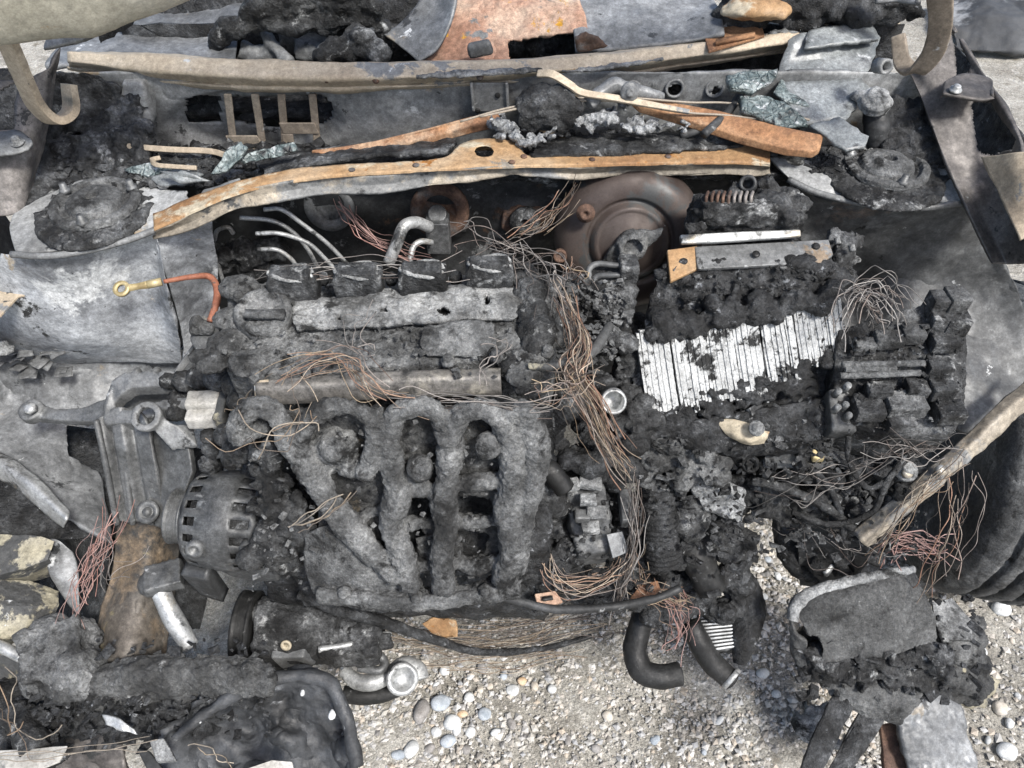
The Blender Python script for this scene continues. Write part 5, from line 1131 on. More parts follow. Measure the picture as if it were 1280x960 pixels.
# ================================================================ battery
def zb(py): return .868-(py-330)*.00078
bat = thing('battery', 'burnt battery with white striped cell plates exposed on its front', 'battery', P(930, 520, .62))
m = MB()
m.slab([(818, 352, .855), (850, 338, .868), (1036, 322, .872), (1048, 400, .815), (1050, 470, .76), (1035, 525, .72), (930, 548, .70), (840, 528, .715), (806, 440, .785), (806, 400, .815)], (0, .03, -.14))
for _ in range(60):
    px = rng.uniform(825, 1045); py = rng.uniform(328, 385); s = rng.uniform(.006, .016)
    m.ell(P(px, py, zb(py)), (s*1.5, s, s*.7), seg=8, rings=6)
for _ in range(46):
    px = rng.uniform(850, 1045); py = rng.uniform(495, 545); s = rng.uniform(.006, .016)
    m.ell(P(px, py, zb(py)-.006), (s*1.5, s, s*.7), seg=8, rings=6)
m.build('case', 'char_black', bat, remesh=.003, disp=[('CLOUDS', .03, .012), ('CLOUDS', .010, .006), ('VORONOI', .014, -.005)])
cells = [(802, 842, 426, 520), (843, 884, 412, 506), (885, 918, 410, 492), (919, 951, 400, 486), (952, 992, 392, 468), (993, 1030, 382, 452), (1031, 1052, 384, 438)]
for a, b, y0, y1 in cells:
    n = max(5, int(round((b-a)/3.6)))
    o0, o1 = rng.uniform(-6, 6), rng.uniform(-8, 8); f0 = f1 = 0
    m = MB().sheet([[P(a-6, y0, zb(y0)+.001), P(b-6, y0-6, zb(y0)+.001)], [P(a+1, (y0+y1)/2, zb((y0+y1)/2)+.002), P(b+1, (y0+y1)/2, zb((y0+y1)/2)+.002)], [P(a+8, y1-6, zb(y1)+.001), P(b+8, y1-12, zb(y1)+.001)]], 14, 24)
    m.build('cell_ash', 'plate_white', bat, solid=.004, disp=[('CLOUDS', .012, .006), ('CLOUDS', .005, .003)])
    for i in range(n):
        x = a+(b-a)*(i+.5)/n
        if rng.random() < .4: f0, f1 = rng.uniform(-8, 8), rng.uniform(-10, 6)
        t0 = y0-8+f0+o0*i/n+rng.uniform(-2, 2); t1 = y1+8+f1+o1*i/n+rng.uniform(-4, 2)
        dx = (t1-t0)*.15
        h = (.0006 if i % 2 else -.0004)+rng.uniform(-.0004, .0004)-.003*(a > 980)
        pts = [P(x+dx*f-dx*.5+rng.uniform(-.5, .5), t0+(t1-t0)*f, zb(t0+(t1-t0)*f)+.011+h) for f in (0, .25, .5, .75, 1)]
        mm = MB().strap(pts, [.0030, .0042, .0042, .0040, .0030], .016, side=(1, 0, 0), n=22)
        mm.v = [tuple(Vector(v)) for v in mm.v]
        mm.build('cell_plate', 'plate_white', bat, simple=1, smooth=False, disp=[('CLOUDS', .012, .0020), ('CLOUDS', .004, .0014)])
m = MB()
for _ in range(95):
    px = rng.uniform(812, 1046); y0 = 418-(px-806)*.2+rng.uniform(-26, 14)*rng.random(); s = rng.uniform(.004, .012)
    m.ell(P(px, y0, zb(y0)+.016), (s*1.2, s*1.6, s*1.0), seg=8, rings=6)
for _ in range(110):
    px = rng.uniform(815, 1050); y0 = 528-(px-806)*.32+rng.uniform(-14, 20); s = rng.uniform(.003, .010)
    m.ell(P(px, y0, zb(y0)+.012), (s*1.3, s*1.5, s*.8), seg=8, rings=6)
m.build('melted_crust', 'char_black', bat, remesh=.0025, disp=[('CLOUDS', .012, .006), ('CLOUDS', .005, .004)])
for a in (842, 918, 992):
    m = MB().strap([P(a-8, 396-(a-880)*.12, zb(396-(a-880)*.12)+.006), P(a, 446-(a-880)*.12, zb(446-(a-880)*.12)+.007), P(a+8, 500-(a-880)*.2, zb(500-(a-880)*.2)+.006)], [.004, .005, .004], .010, n=30)
    m.build('cell_gap_shadow', 'char_black', bat, simple=1, disp=[('CLOUDS', .010, .006)])  # dark straps drawn as thin shadows between the cells
m = MB().sheet([[(893, 522, .73), (930, 528, .735), (962, 540, .73)], [(905, 540, .72), (930, 548, .725), (958, 548, .72)], [(925, 552, .71), (940, 556, .71), (955, 554, .71)]], 30, 16)
m.build('tray_lip', 'orange_steel', bat, solid=.003, disp=[('CLOUDS', .02, .006)], label='orange scorched tray lip under the battery')
MB().lathe(P(945, 536, .742), (0, -.5, 1), [(0, .010), (.004, .010), (.005, .006), (.010, .005)], 14).build('hold_down_nut', 'ash_pale', bat)
m = MB().slab([(806, 398, .82), (812, 396, .822), (830, 528, .72), (818, 530, .715)], (-.004, .01, -.12))
m.build('case_side', 'char', bat, simple=4, disp=[('CLOUDS', .02, .008), ('CLOUDS', .006, .004)])
m = MB().sheet([[(822, 530, .728), (900, 520, .735), (980, 506, .745), (1046, 494, .75)], [(830, 548, .70), (900, 560, .695), (980, 552, .70), (1044, 540, .71)], [(840, 556, .66), (900, 570, .655), (980, 566, .66), (1040, 552, .67)]], 80, 30)
m.build('case_front', 'char_black', bat, solid=.006, disp=[('CLOUDS', .03, .012), ('CLOUDS', .008, .006)])
# bar across the battery top
bb = thing('battery_clamp', 'grey metal clamp bar with orange end above the battery', 'clamp', P(940, 320, .86))
m = MB().slab([(868, 308, .882), (1036, 299, .884), (1042, 318, .878), (1030, 328, .874), (872, 336, .874)], (0, .002, -.006))
m.build('clamp_plate', 'steel_mid', bb, bevel=.0015)
m = MB().slab([(834, 312, .880), (872, 307, .882), (876, 334, .872), (838, 352, .866)], (0, .002, -.006))
m.build('clamp_end', 'orange_steel', bb, bevel=.0015)
m = MB().strap([(850, 300, .89), (910, 297, .892), (1000, 292, .892)], [.012, .013, .010], .008, side=(0, .8, .6))
m.build('upper_bar', 'bright_alu', bb, bevel=.002)
for px, py in ((945, 318), (1020, 308)):
    MB().lathe(P(px, py, .882), (0, -.3, 1), [(0, .005), (.0015, .005), (.002, .002)], 10).build('slot_hole', 'rubber_black', bb)
# charred control unit behind
m = MB()
m.box(P(930, 275, .89), (.14, .05, .05), Matrix.Rotation(-.05, 3, 'Z')).box(P(925, 262, .915), (.10, .03, .03))
for px, py, s in ((880, 265, .014), (895, 250, .012), (920, 245, .014), (950, 250, .014), (975, 255, .014), (990, 270, .012), (960, 235, .012), (985, 240, .010), (1000, 255, .012), (870, 285, .012)):
    m.ell(P(px, py, .915), (s*1.2, s, s), seg=8, rings=6)
ab = m.build('charred_control_unit', 'char', label='charred box shaped control unit between booster and right tower', cat='control unit', remesh=.003, disp=CR)
for i in range(9):
    px = 882+i*7; MB().tube([(px, 256, .925), (px+1, 246, .935), (px+3, 240, .93)], .0022, 6).build('coil_turn', 'rust_dark' if i < 5 else 'wire_grey', ab)
MB().lathe(P(935, 230, .93), (-.3, -.6, .6), [(-.02, .011), (.006, .011), (.006, .007), (-.01, .007)], 18).build('pipe_stub', 'steel_dark', label='open pipe stub on top of the charred control unit', cat='pipe')
m = MB()
for px, py, s in ((1045, 300, .014), (1055, 310, .016), (1050, 326, .016), (1062, 322, .012), (1042, 340, .014), (1058, 345, .012), (1070, 300, .010)):
    m.ell(P(px, py, .865-(py-300)*.0006), (s, s, s*1.1), seg=8, rings=6)
m.build('charred_terminal', 'char', label='small charred terminal lump right of the clamp bar', cat='terminal', remesh=.0025, disp=CR)
for px, py in ((1046, 297), (1064, 306)):
    MB().tube([(px, py, .88), (px+2, py+8, .875)], .004, 8).build('terminal_stud', 'ash_pale', label='pale stud %s the small charred terminal lump' % ('on the left of' if px < 1050 else 'on the right of'), cat='stud')

# ================================================================ fuse box
def zf(py): return .85-(py-370)*.00062
fb = thing('fuse_box', 'melted charred fuse box against the right inner fender', 'fuse box', P(1120, 540, .62))
m = MB()
m.slab([(1048, 412, .82), (1100, 395, .835), (1160, 378, .845), (1204, 372, .845), (1210, 440, .80), (1208, 505, .76), (1195, 540, .74), (1120, 545, .735), (1090, 535, .74), (1045, 520, .745), (1042, 470, .78)], (0, .02, -.08))
m.build('case', 'char', fb, remesh=.0028, smoothmod=1, disp=[('CLOUDS', .025, .004), ('CLOUDS', .006, .003)])
for px, py, w, d, h in ((1170, 380, .017, .022, .03), (1192, 378, .022, .026, .034), (1172, 402, .018, .02, .026), (1194, 404, .024, .022, .028), (1172, 460, .026, .022, .024), (1176, 486, .026, .022, .022), (1180, 428, .03, .02, .02), (1186, 515, .03, .025, .02), (1110, 425, .03, .02, .018), (1080, 432, .022, .016, .016), (1140, 418, .024, .02, .018), (1130, 505, .04, .028, .02), (1085, 510, .03, .03, .018), (1125, 528, .03, .02, .016), (1098, 488, .026, .018, .016), (1145, 485, .022, .02, .016)):
    MB().box(P(px, py, zf(py)+h*.2), (w*1.15, d*1.1, h*.95), Matrix.Rotation(rng.uniform(-.08, .08), 3, 'Z')).build('relay', rng.choice(['char', 'ash_crust', 'char']), fb, bevel=.0015, simple=2, disp=[('CLOUDS', .03, .003), ('CLOUDS', .006, .0018)])
for a, b in (((1052, 456), (1156, 454)), ((1050, 470), (1150, 466)), ((1056, 462), (1120, 461))):
    MB().tube([P(a[0], a[1], zf(a[1])+.012), P(b[0], b[1], zf(b[1])+.012)], .0042, 8, 12).build('busbar', 'ash_crust', fb, simple=1, disp=[('CLOUDS', .012, .003)])
m = MB().slab([(1036, 486, .77), (1068, 484, .77), (1072, 540, .73), (1040, 540, .73)], (0, .01, -.03))
m.build('terminal_block', 'cast_dark', fb, bevel=.003, simple=2, disp=[('CLOUDS', .015, .003)])
for px, py in ((1059, 483), (1056, 507), (1047, 490), (1046, 510), (1060, 520)):
    MB().lathe(P(px, py, zf(py)+.014), (0, -.3, 1), [(-.01, .0045), (.004, .0045), (.006, .003)], 10).build('terminal_stud', 'ash_pale', fb)
MB().slab([(1166, 478, .79), (1186, 476, .79), (1188, 492, .78), (1170, 494, .78)], (0, 0, -.004)).build('exposed_contact', 'ash_pale', fb, bevel=.001)

# ================================================================ char between engine and battery
def heap(pts, name, lab, m, cat='charred debris', vox=.003, dsp=CR, sm=0, jit=0):
    mb = MB()
    for p in pts:
        px, py, s, z = p
        mb.ell(P(px, py, z), (s*rng.uniform(.9, 1.3), s, s*rng.uniform(.7, 1)), seg=10, rings=8)
    return mb.build(name, m, label=lab, cat=cat, remesh=vox, disp=dsp, smoothmod=sm)
def scatter(x0, x1, y0, y1, z0, z1, n, s0, s1):
    return [(x := rng.uniform(x0, x1), y := rng.uniform(y0, y1), rng.uniform(s0, s1), z0+(z1-z0)*(y-y0)/(y1-y0)+rng.uniform(-.012, .012)) for _ in range(n)]
heap(scatter(695, 785, 350, 440, .83, .80, 60, .008, .018), 'charred_engine_end', 'charred rubble at the right end of the valve cover', 'char')
heap(scatter(770, 815, 400, 560, .78, .72, 50, .007, .016), 'charred_gap_fill', 'charred crust squeezed between wire bundle and battery', 'char')
heap(scatter(690, 790, 470, 600, .74, .64, 55, .009, .02), 'charred_throttle', 'black charred throttle remains right of the manifold', 'char_black')
heap(scatter(800, 905, 535, 600, .70, .64, 60, .008, .018), 'charred_tray_front', 'grey crust in front of the battery', 'ash_crust')
heap(scatter(640, 720, 600, 750, .62, .50, 60, .010, .022), 'charred_block_end', 'black charred block below the right manifold corner', 'char_black')
heap(scatter(700, 800, 620, 760, .50, .42, 60, .012, .022), 'charred_gearbox', 'black charred gearbox remains behind the hanging wires', 'char_black')
heap(scatter(805, 935, 600, 700, .58, .48, 80, .010, .022), 'charred_mount', 'dark charred gearbox mount below the battery', 'char')
heap(scatter(815, 935, 690, 770, .45, .38, 60, .010, .022), 'charred_hose_root', 'black charred mass where the two hoses start', 'char_black')
m = MB().sheet([[(860, 598, .63), (890, 594, .63), (930, 610, .61)], [(868, 618, .60), (898, 622, .60), (930, 640, .58)], [(888, 640, .57), (915, 648, .57), (928, 660, .55)]], 34, 24)
m.build('metal_scrap', 'melt_alu', label='bright ashy metal skin below the battery', cat='scrap', solid=.006, disp=[('CLOUDS', .025, .014), ('CLOUDS', .008, .004)])
# round things: filler neck, silver tube, ribbed hose
MB().lathe(P(766, 500, .775), (-.05, -.75, .65), [(-.03, .014), (0, .014), (.002, .016), (.014, .016), (.016, .0145), (.016, .0125), (-.01, .012)], 28).build('sensor_tube', 'bright_alu', label='short silver tube end below the pale beige tube', cat='tube')
MB().tube([(660, 458, .87), (690, 458, .872), (720, 450, .875), (742, 438, .876), (754, 420, .876), (762, 406, .872)], [.0042, .0045, .0055, .0065, .006, .005], 10, 50).build('vacuum_tube', 'plastic_beige', label='pale beige curved tube crossing the copper wire bundle', cat='tube', disp=[('CLOUDS', .02, .002)])
m = MB()
pth = catmull(PP([(664, 552, .74), (682, 535, .75), (704, 515, .765), (726, 498, .775)]), 40)
m.tube([Vector(p) for p in pth], [.015+.0022*(k % 2) for k in range(40)], 16, 80)
m.build('corrugated_hose', 'char', label='short corrugated hose right of the manifold', cat='hose', disp=[('CLOUDS', .02, .003)])
m = MB().tube([(640, 580, .66), (662, 600, .66), (690, 630, .63), (705, 640, .60)], [.022, .022, .018, .006], 14, 30)
m.build('melted_duct', 'char', label='pointed melted duct right of the lower manifold', cat='duct', simple=1, disp=CRs)
MB().tube([(672, 575, .70), (690, 590, .70), (706, 612, .68)], .0135, 14, 24).build('coolant_hose', 'rubber_black', label='black coolant hose stub under the corrugated hose', cat='hose', disp=[('CLOUDS', .02, .003)])
# sensor box with pale metal parts
sb = thing('solenoid_box', 'dark solenoid box with pale metal terminals below the wire bundle', 'solenoid', P(740, 660, .52))
MB().slab([(706, 605, .64), (755, 598, .645), (765, 640, .61), (762, 690, .57), (722, 695, .57), (712, 650, .60)], (0, .01, -.05)).build('case', 'cast_dark', sb, remesh=.003, smoothmod=2, disp=[('CLOUDS', .02, .008)])
for a, b, w in ((712, 606, .026), (738, 604, .03), (735, 625, .022), (745, 640, .026), (728, 645, .02), (738, 660, .024)):
    MB().box(P(a, b, .655-(b-600)*.0007), (w, .016, .012), Matrix.Rotation(rng.uniform(-.3, .3), 3, 'Z')).build('terminal', rng.choice(['cast_alu', 'ash_pale', 'melt_alu']), sb, bevel=.002, simple=2, disp=[('CLOUDS', .012, .004)])
MB().slab([(758, 668, .60), (778, 664, .60), (786, 690, .58), (766, 698, .58)], (0, .004, -.008)).build('paper_tag', 'blue_steel', sb, bevel=.001)
MB().box(P(782, 635, .62), (.016, .05, .02)).build('side_connector', 'cast_alu', sb, bevel=.002)
# ribbed cylinder right of it
m = MB()
for i, y in enumerate(np.linspace(600, 700, 12)):
    pass
pth = catmull(PP([(820, 590, .62), (824, 640, .57), (830, 700, .50)]), 36)
m.tube([Vector(p) for p in pth], [.026+.003*(k % 2) for k in range(36)], 20, 72)
m.build('bellows_hose', 'char_black', label='thick black bellows hose left of the ashy metal skin', cat='hose', disp=[('CLOUDS', .03, .006)])
m = MB().lathe(P(860, 645, .56), (.2, -.6, .8), [(0, .03), (.012, .03), (.014, .024), (.018, .01)], 28)
m.build('round_cap', 'char', label='round charred cap between bellows hose and gravel gap', cat='cap', simple=1, disp=CRs)
m = MB().tube([(850, 660, .52), (872, 700, .48), (890, 735, .44)], [.022, .024, .022], 16, 30)
m.build('flat_duct', 'rubber_black', label='broad smooth black duct running down to the hoses', cat='duct', disp=[('CLOUDS', .03, .006)])
# hoses
MB().tube([(806, 765, .36), (798, 790, .34), (794, 815, .32), (802, 838, .31), (825, 846, .31), (850, 842, .31)], [.017, .018, .019, .019, .0185, .018], 18, 60).build('radiator_hose', 'rubber_black', label='black rubber hose bent like a hook above the gravel', cat='hose', group='radiator hoses', disp=[('CLOUDS', .02, .003)])
rh2 = thing('radiator_hose', 'straight black rubber hose ending on the gravel right of the hook hose', 'hose', P(895, 840, .28), 'radiator hoses')
MB().tube([(862, 780, .36), (876, 806, .34), (890, 828, .32), (914, 850, .30)], [.017, .018, .018, .017], 18, 40).build('hose', 'rubber_black', rh2, disp=[('CLOUDS', .02, .003)])
MB().lathe(P(914, 848, .305), (.6, -.6, -.1), [(-.004, .019), (.004, .019), (.004, .0165), (-.004, .0165)], 24, closed=True).build('clamp_ring', 'bright_alu', rh2)
m = MB().tube([(908, 712, .40), (928, 735, .38), (936, 765, .36), (930, 800, .34), (925, 830, .32)], [.02, .026, .026, .02, .010], 14, 40)
m.build('charred_elbow', 'char_black', label='black charred elbow at the right of the radiator fragment', cat='charred debris', simple=1, disp=CRs)
rf = thing('radiator_fragment', 'small pale finned radiator fragment between the two hoses', 'radiator', P(902, 790, .33))
MB().slab([(872, 768, .355), (922, 764, .355), (934, 806, .335), (892, 812, .335)], (0, 0, -.02)).build('core', 'ash_pale', rf)
for i in range(11):
    f = i/10
    a = P(872+20*f, 768+44*f, .358-.02*f); b = P(922+12*f, 765+41*f, .358-.02*f)
    MB().strap([a, (a+b)/2, b], .0022, .006, side=(0, 1, 0), n=6).build('fin', 'fin_alu', rf)
# rusty clips
m = MB().slab([(668, 742, .545), (694, 738, .545), (704, 752, .54), (690, 757, .54), (672, 757, .54)], (0, 0, -.005))
c1 = m.build('rusty_clip', 'rust_panel', label='tan rusty clip plate with slot under the manifold corner', cat='clip', bevel=.0015)
ORG[c1.name] = c1.location.copy(); MB().strap([(678, 749, .547), (691, 747, .547)], .006, .002, side=(0, 1, 0)).build('slot', 'rubber_black', c1)
m = MB().slab([(788, 746, .49), (800, 732, .50), (822, 725, .505), (826, 736, .50), (812, 748, .49), (796, 757, .485)], (0, 0, -.006))
c2 = m.build('rusty_clip', 'rust', label='orange rusty clip beside the lower end of the wire bundle', cat='clip', bevel=.0015)
ORG[c2.name] = c2.location.copy(); MB().lathe(P(812, 735, .504), (0, -.2, 1), [(0, .006), (.002, .006), (.002, .001)], 16).build('hole', 'rubber_black', c2)
MB().slab([(528, 780, .30), (545, 770, .31), (570, 776, .31), (572, 796, .30), (548, 800, .29)], (0, .004, -.004)).build('rusty_scrap', 'orange_steel', label='ochre rusty scrap under the manifold flange', cat='scrap', bevel=.001, simple=3, disp=[('CLOUDS', .02, .008)])

# things between battery and headlamp rail
heap(scatter(1000, 1110, 545, 600, .66, .62, 40, .006, .014), 'charred_bracketry', 'charred brackets under the fuse box', 'char_black')
m = MB().lathe(P(1130, 590, .63), (0, -.3, 1), [(-.02, .010), (0, .010), (.002, .016), (.008, .016), (.010, .010), (.018, .009), (.02, .004)], 18)
m.build('crusted_bolt', 'ash_pale', label='crusted pale bolt standing beside the tan headlamp rail', cat='bolt', simple=1, disp=[('CLOUDS', .010, .004)])
MB().slab([(1014, 563, .66), (1026, 552, .665), (1034, 560, .66), (1030, 575, .65), (1016, 574, .65)], (0, 0, -.008)).build('brass_clip', 'brass', label='small tan brass clip below the fuse box terminals', cat='clip', bevel=.002)
MB().slab([(1020, 592, .62), (1040, 584, .625), (1056, 600, .61), (1040, 616, .60)], (0, 0, -.006)).build('tan_tag', 'plastic_beige', label='torn tan tag hanging below the fuse box', cat='tag', bevel=.001, simple=3, disp=[('CLOUDS', .015, .006)])
m = MB().sheet([[(960, 560, .66), (1000, 556, .66), (1040, 562, .655)], [(950, 585, .63), (1000, 586, .63), (1030, 590, .625)]], 24, 14)
m.build('tray_plate', 'steel_mid', label='grey plate corner in front of the battery tray', cat='plate', solid=.004, disp=[('CLOUDS', .03, .010)])
for px, py in ((938, 580), (960, 582)):
    MB().lathe(P(px, py, .635), (0, -.5, 1), [(-.01, .012), (.003, .012), (.003, .008), (-.008, .008)], 18).build('plate_hole_rim', 'char_black', label='black round hole rim %s of the grey plate' % ('far left' if px < 950 else 'just left'), cat='hole rim')
m = MB().tube([(985, 625, .46), (982, 660, .43), (990, 695, .40), (1005, 715, .38), (1025, 722, .37)], [.018, .02, .02, .016, .010], 14, 40)
m.build('charred_strut', 'char_black', label='black charred hose bordering the gravel gap on its right', cat='hose', simple=1, disp=CRs)
MB().tube([(1004, 655, .42), (1010, 680, .40), (1016, 700, .39)], .0055, 8, 20).build('pale_pin', 'ash_pale', label='pale thin pin beside the black hose at the gravel gap', cat='pin', disp=[('CLOUDS', .010, .003)])
heap(scatter(1020, 1100, 640, 715, .47, .42, 45, .006, .016), 'charred_lamp_mount', 'charred lamp mount remains above the grey corner block', 'char_black')
MB().tube([(1030, 718, .42), (1045, 700, .43), (1060, 692, .44)], .006, 8, 20).build('shiny_pin', 'bright_alu', label='short shiny pin in the charred lamp mount', cat='pin', disp=[('CLOUDS', .010, .003)])

# clutter over the right front rail
heap(scatter(935, 1080, 590, 650, .61, .55, 90, .005, .013), 'charred_cable_tray', 'charred cable tray remains between battery and lamp mount', 'char')
heap(scatter(1085, 1150, 565, 625, .63, .60, 60, .004, .011), 'charred_relay_pile', 'charred crumbs piled against the tan headlamp rail', 'char')
heap(scatter(1040, 1110, 610, 668, .57, .53, 60, .004, .012), 'charred_plug_pile', 'charred plugs below the crusted pale bolt', 'char_black')
for pts, rr, mm, lab in (([(940, 600, .64), (985, 612, .63), (1030, 632, .60), (1066, 660, .57)], .006, 'char', 'charred cable running from the battery tray to the lamp mount'),
                     ([(1000, 575, .67), (1030, 600, .64), (1050, 640, .59), (1056, 690, .52)], .0045, 'char_black', 'thin black cable dropping from the grey plate to the lamp mount'),
                     ([(1150, 552, .70), (1110, 600, .66), (1090, 640, .61), (1040, 655, .58), (990, 640, .59)], .004, 'char', 'grey cable curling round the crusted pale bolt'),
                     ([(1060, 545, .72), (1062, 580, .69), (1090, 610, .65), (1140, 570, .68)], .0035, 'char_black', 'black cable hanging under the fuse box terminal block')):
    MB().tube(pts, rr, 10, 50).build('burnt_cable', mm, label=lab, cat='cable', group='burnt cables', disp=[('CLOUDS', .015, .005)])
for px, py, a, b, rot, lab in ((985, 600, .03, .02, .4, 'left charred plug on the cable tray'), (1020, 622, .026, .02, -.3, 'middle charred plug on the cable tray'), (1075, 640, .03, .018, .7, 'right charred plug next to the tan headlamp rail')):
    MB().box(P(px, py, .62-(py-600)*.0008), (a, b, .02), Matrix.Rotation(rot, 3, 'Z')).build('burnt_plug', 'char', label=lab, cat='plug', group='burnt plugs', remesh=.0024, smoothmod=1, disp=[('CLOUDS', .010, .004), ('CLOUDS', .005, .002)])
# ================================================================ tyre
ty = thing('wheel', 'burnt cracked tyre at the right edge', 'wheel', V(.945, .93, 0))
Rz = Matrix.Rotation(math.radians(-12), 3, 'Z')
tax = Rz @ V(1, 0, 0)
tc_ = V(.945, .93, .305)
prof = [(-.085, .20), (-.105, .235), (-.103, .275), (-.090, .298), (-.075, .304)]
for g in (-.052, -.018, .018, .052):
    prof += [(g-.006, .307), (g-.004, .297), (g+.004, .297), (g+.006, .307)]
prof += [(.075, .304), (.090, .298), (.103, .275), (.105, .235), (.085, .20)]
MB().lathe(tc_, tax, prof, 110).build('tyre', 'rubber_burnt', ty, simple=1, disp=[('CLOUDS', .06, .010), ('CLOUDS', .018, .006)])
MB().lathe(tc_, tax, [(-.08, .20), (-.07, .19), (-.02, .17), (0, .06), (.02, .17), (.07, .19), (.08, .20)], 48).build('rim', 'steel_brown', ty)

# ================================================================ grey corner block at the lower right
cbk = thing('burnt_lamp_corner', 'grey burnt headlamp corner block on the gravel at the lower right', 'headlamp', P(1080, 830, .1))
m = MB().sheet([[(992, 760, .44), (1010, 742, .46), (1060, 728, .475), (1110, 718, .48), (1140, 712, .48)], [(1000, 772, .44), (1020, 758, .46), (1070, 745, .475), (1115, 738, .48), (1150, 732, .48)], [(1012, 800, .42), (1040, 790, .425), (1080, 786, .43), (1120, 780, .435), (1166, 770, .44)], [(1010, 830, .38), (1040, 826, .385), (1080, 820, .39), (1120, 815, .395), (1168, 800, .40)]], 110, 70,
               polys=[[(1000, 795), (1022, 792), (1028, 812), (1024, 834), (1004, 834)]])
m.build('top_shell', 'char_grey', cbk, solid=.008, disp=[('CLOUDS', .05, .012), ('CLOUDS', .012, .004)])
m = MB().tube([(990, 775, .44), (996, 756, .455), (1015, 741, .465), (1060, 727, .48), (1110, 717, .485), (1142, 712, .485)], [.008, .010, .009, .008, .007, .006], 10, 60)
m.build('pale_rim', 'ash_pale', cbk, simple=1, disp=[('CLOUDS', .015, .005)])
m = MB().sheet([[(988, 770, .44), (996, 790, .42), (1008, 800, .41)], [(990, 810, .38), (998, 830, .36), (1010, 835, .36)], [(1000, 845, .33), (1012, 850, .33), (1024, 850, .33)]], 24, 30)
m.build('side_shell', 'char_grey', cbk, solid=.006, disp=CRs)
MB().lathe(P(1012, 815, .36), (-.5, -.6, .4), [(-.03, .03), (0, .03), (.002, .026), (-.02, .024)], 24).build('bulb_socket', 'char_black', cbk)
heap_pts = scatter(1015, 1175, 806, 850, .39, .34, 80, .008, .02)
mb = MB()
for px, py, s, z in heap_pts: mb.ell(P(px, py, z), (s*1.5, s, s*.6), seg=8, rings=6)
mb.build('melted_layers', 'char', cbk, remesh=.003, disp=CR)
m = MB().sheet([[(1010, 836, .34), (1060, 838, .35), (1120, 840, .35), (1170, 838, .35)], [(1040, 868, .32), (1070, 872, .33), (1110, 876, .33), (1150, 875, .33)], [(1060, 885, .3), (1080, 895, .3), (1100, 900, .3), (1125, 905, .3)]], 60, 30)
m.build('lower_shell', 'char_grey', cbk, solid=.006, disp=[('CLOUDS', .04, .014), ('CLOUDS', .010, .005)])
heap(scatter(1140, 1225, 770, 880, .33, .26, 60, .010, .022), 'charred_bumper_end', 'grey melted bumper end right of the corner block', 'char_grey')
m = MB().slab([(1165, 752, .36), (1190, 748, .36), (1214, 775, .35), (1216, 800, .34), (1180, 800, .34), (1170, 780, .35)], (0, 0, -.006))
m.build('lens_piece', 'ash_pale', label='pale flat lens piece behind the grey corner block', cat='lens piece', bevel=.001, simple=3, disp=[('CLOUDS', .03, .008)])
m = MB().sheet([[(1180, 830, .30), (1215, 832, .29), (1246, 850, .27)], [(1190, 852, .28), (1220, 858, .27), (1240, 866, .26)], [(1195, 880, .25), (1220, 884, .25), (1232, 880, .25)]], 30, 24)
m.build('bumper_scrap', 'plastic_beige', label='dirty beige scrap at the right of the melted bumper end', cat='scrap', solid=.006, disp=[('CLOUDS', .02, .014)])
for pts, mm, lab in (([(1044, 862, .33), (1074, 868, .33), (1050, 920, .30), (1024, 975, .27), (996, 975, .27), (1018, 915, .30)], 'char_black', 'black slat leaning forward at the bottom of the corner block'),
                     ([(1080, 880, .31), (1112, 890, .31), (1085, 935, .28), (1052, 980, .26), (1026, 980, .26), (1056, 925, .28)], 'char', 'grey slat next to the black leaning slat'),
                     ([(1100, 905, .26), (1128, 900, .26), (1142, 980, .23), (1108, 980, .23)], 'rust_dark', 'rust brown slat between grey slat and pale panel')):
    MB().slab(pts, (0, 0, -.012)).build('bumper_slat', mm, label=lab, bevel=.003, parent=cbk, simple=3, disp=[('CLOUDS', .02, .006)])
m = MB().sheet([[(1120, 880, .30), (1160, 865, .30), (1200, 880, .29)], [(1128, 930, .27), (1175, 920, .275), (1212, 930, .26)], [(1140, 985, .24), (1190, 985, .24), (1230, 985, .23)]], 50, 50)
m.build('bumper_skin', 'blue_steel', label='blue grey bumper skin piece at the bottom right', cat='bumper', solid=.006, disp=[('CLOUDS', .05, .018), ('CLOUDS', .012, .004)])
m = MB()
for _ in range(30): m.ell(P(rng.uniform(1000, 1045), rng.uniform(880, 930), .06), (rng.uniform(.01, .022), .014, .01), seg=8, rings=6)
m.build('ash_pile', 'ash_pale', label='small pale ash pile on the gravel left of the slats', cat='ash pile', remesh=.004, disp=[('CLOUDS', .02, .015)])
# burnt sheet lying far behind at the right
c = P(1240, 22, .02)
m = MB().sheet([[P(1195, 62, .03), P(1250, 66, .03), P(1330, 66, .03)], [P(1188, 30, .08), P(1240, 26, .10), P(1330, 26, .1)], [P(1180, -10, .1), P(1240, -20, .12), P(1330, -20, .1)]], 60, 60)
mat('far_sheet', [G(.02, .1), G(.04, .1), G(.075, .1)], 3, (.6, .9), 0, layers=[(G(.2, .06), 2.2, .56, .03)], bump=(.6, 40, .004), bump2=(.5, 200, .002), speck=.3)
m.build('scorched_sheet_metal', 'far_sheet', label='dark burnt sheet with pale patch lying on the ground behind', cat='panel', solid=.02, disp=[('CLOUDS', .12, .05)])
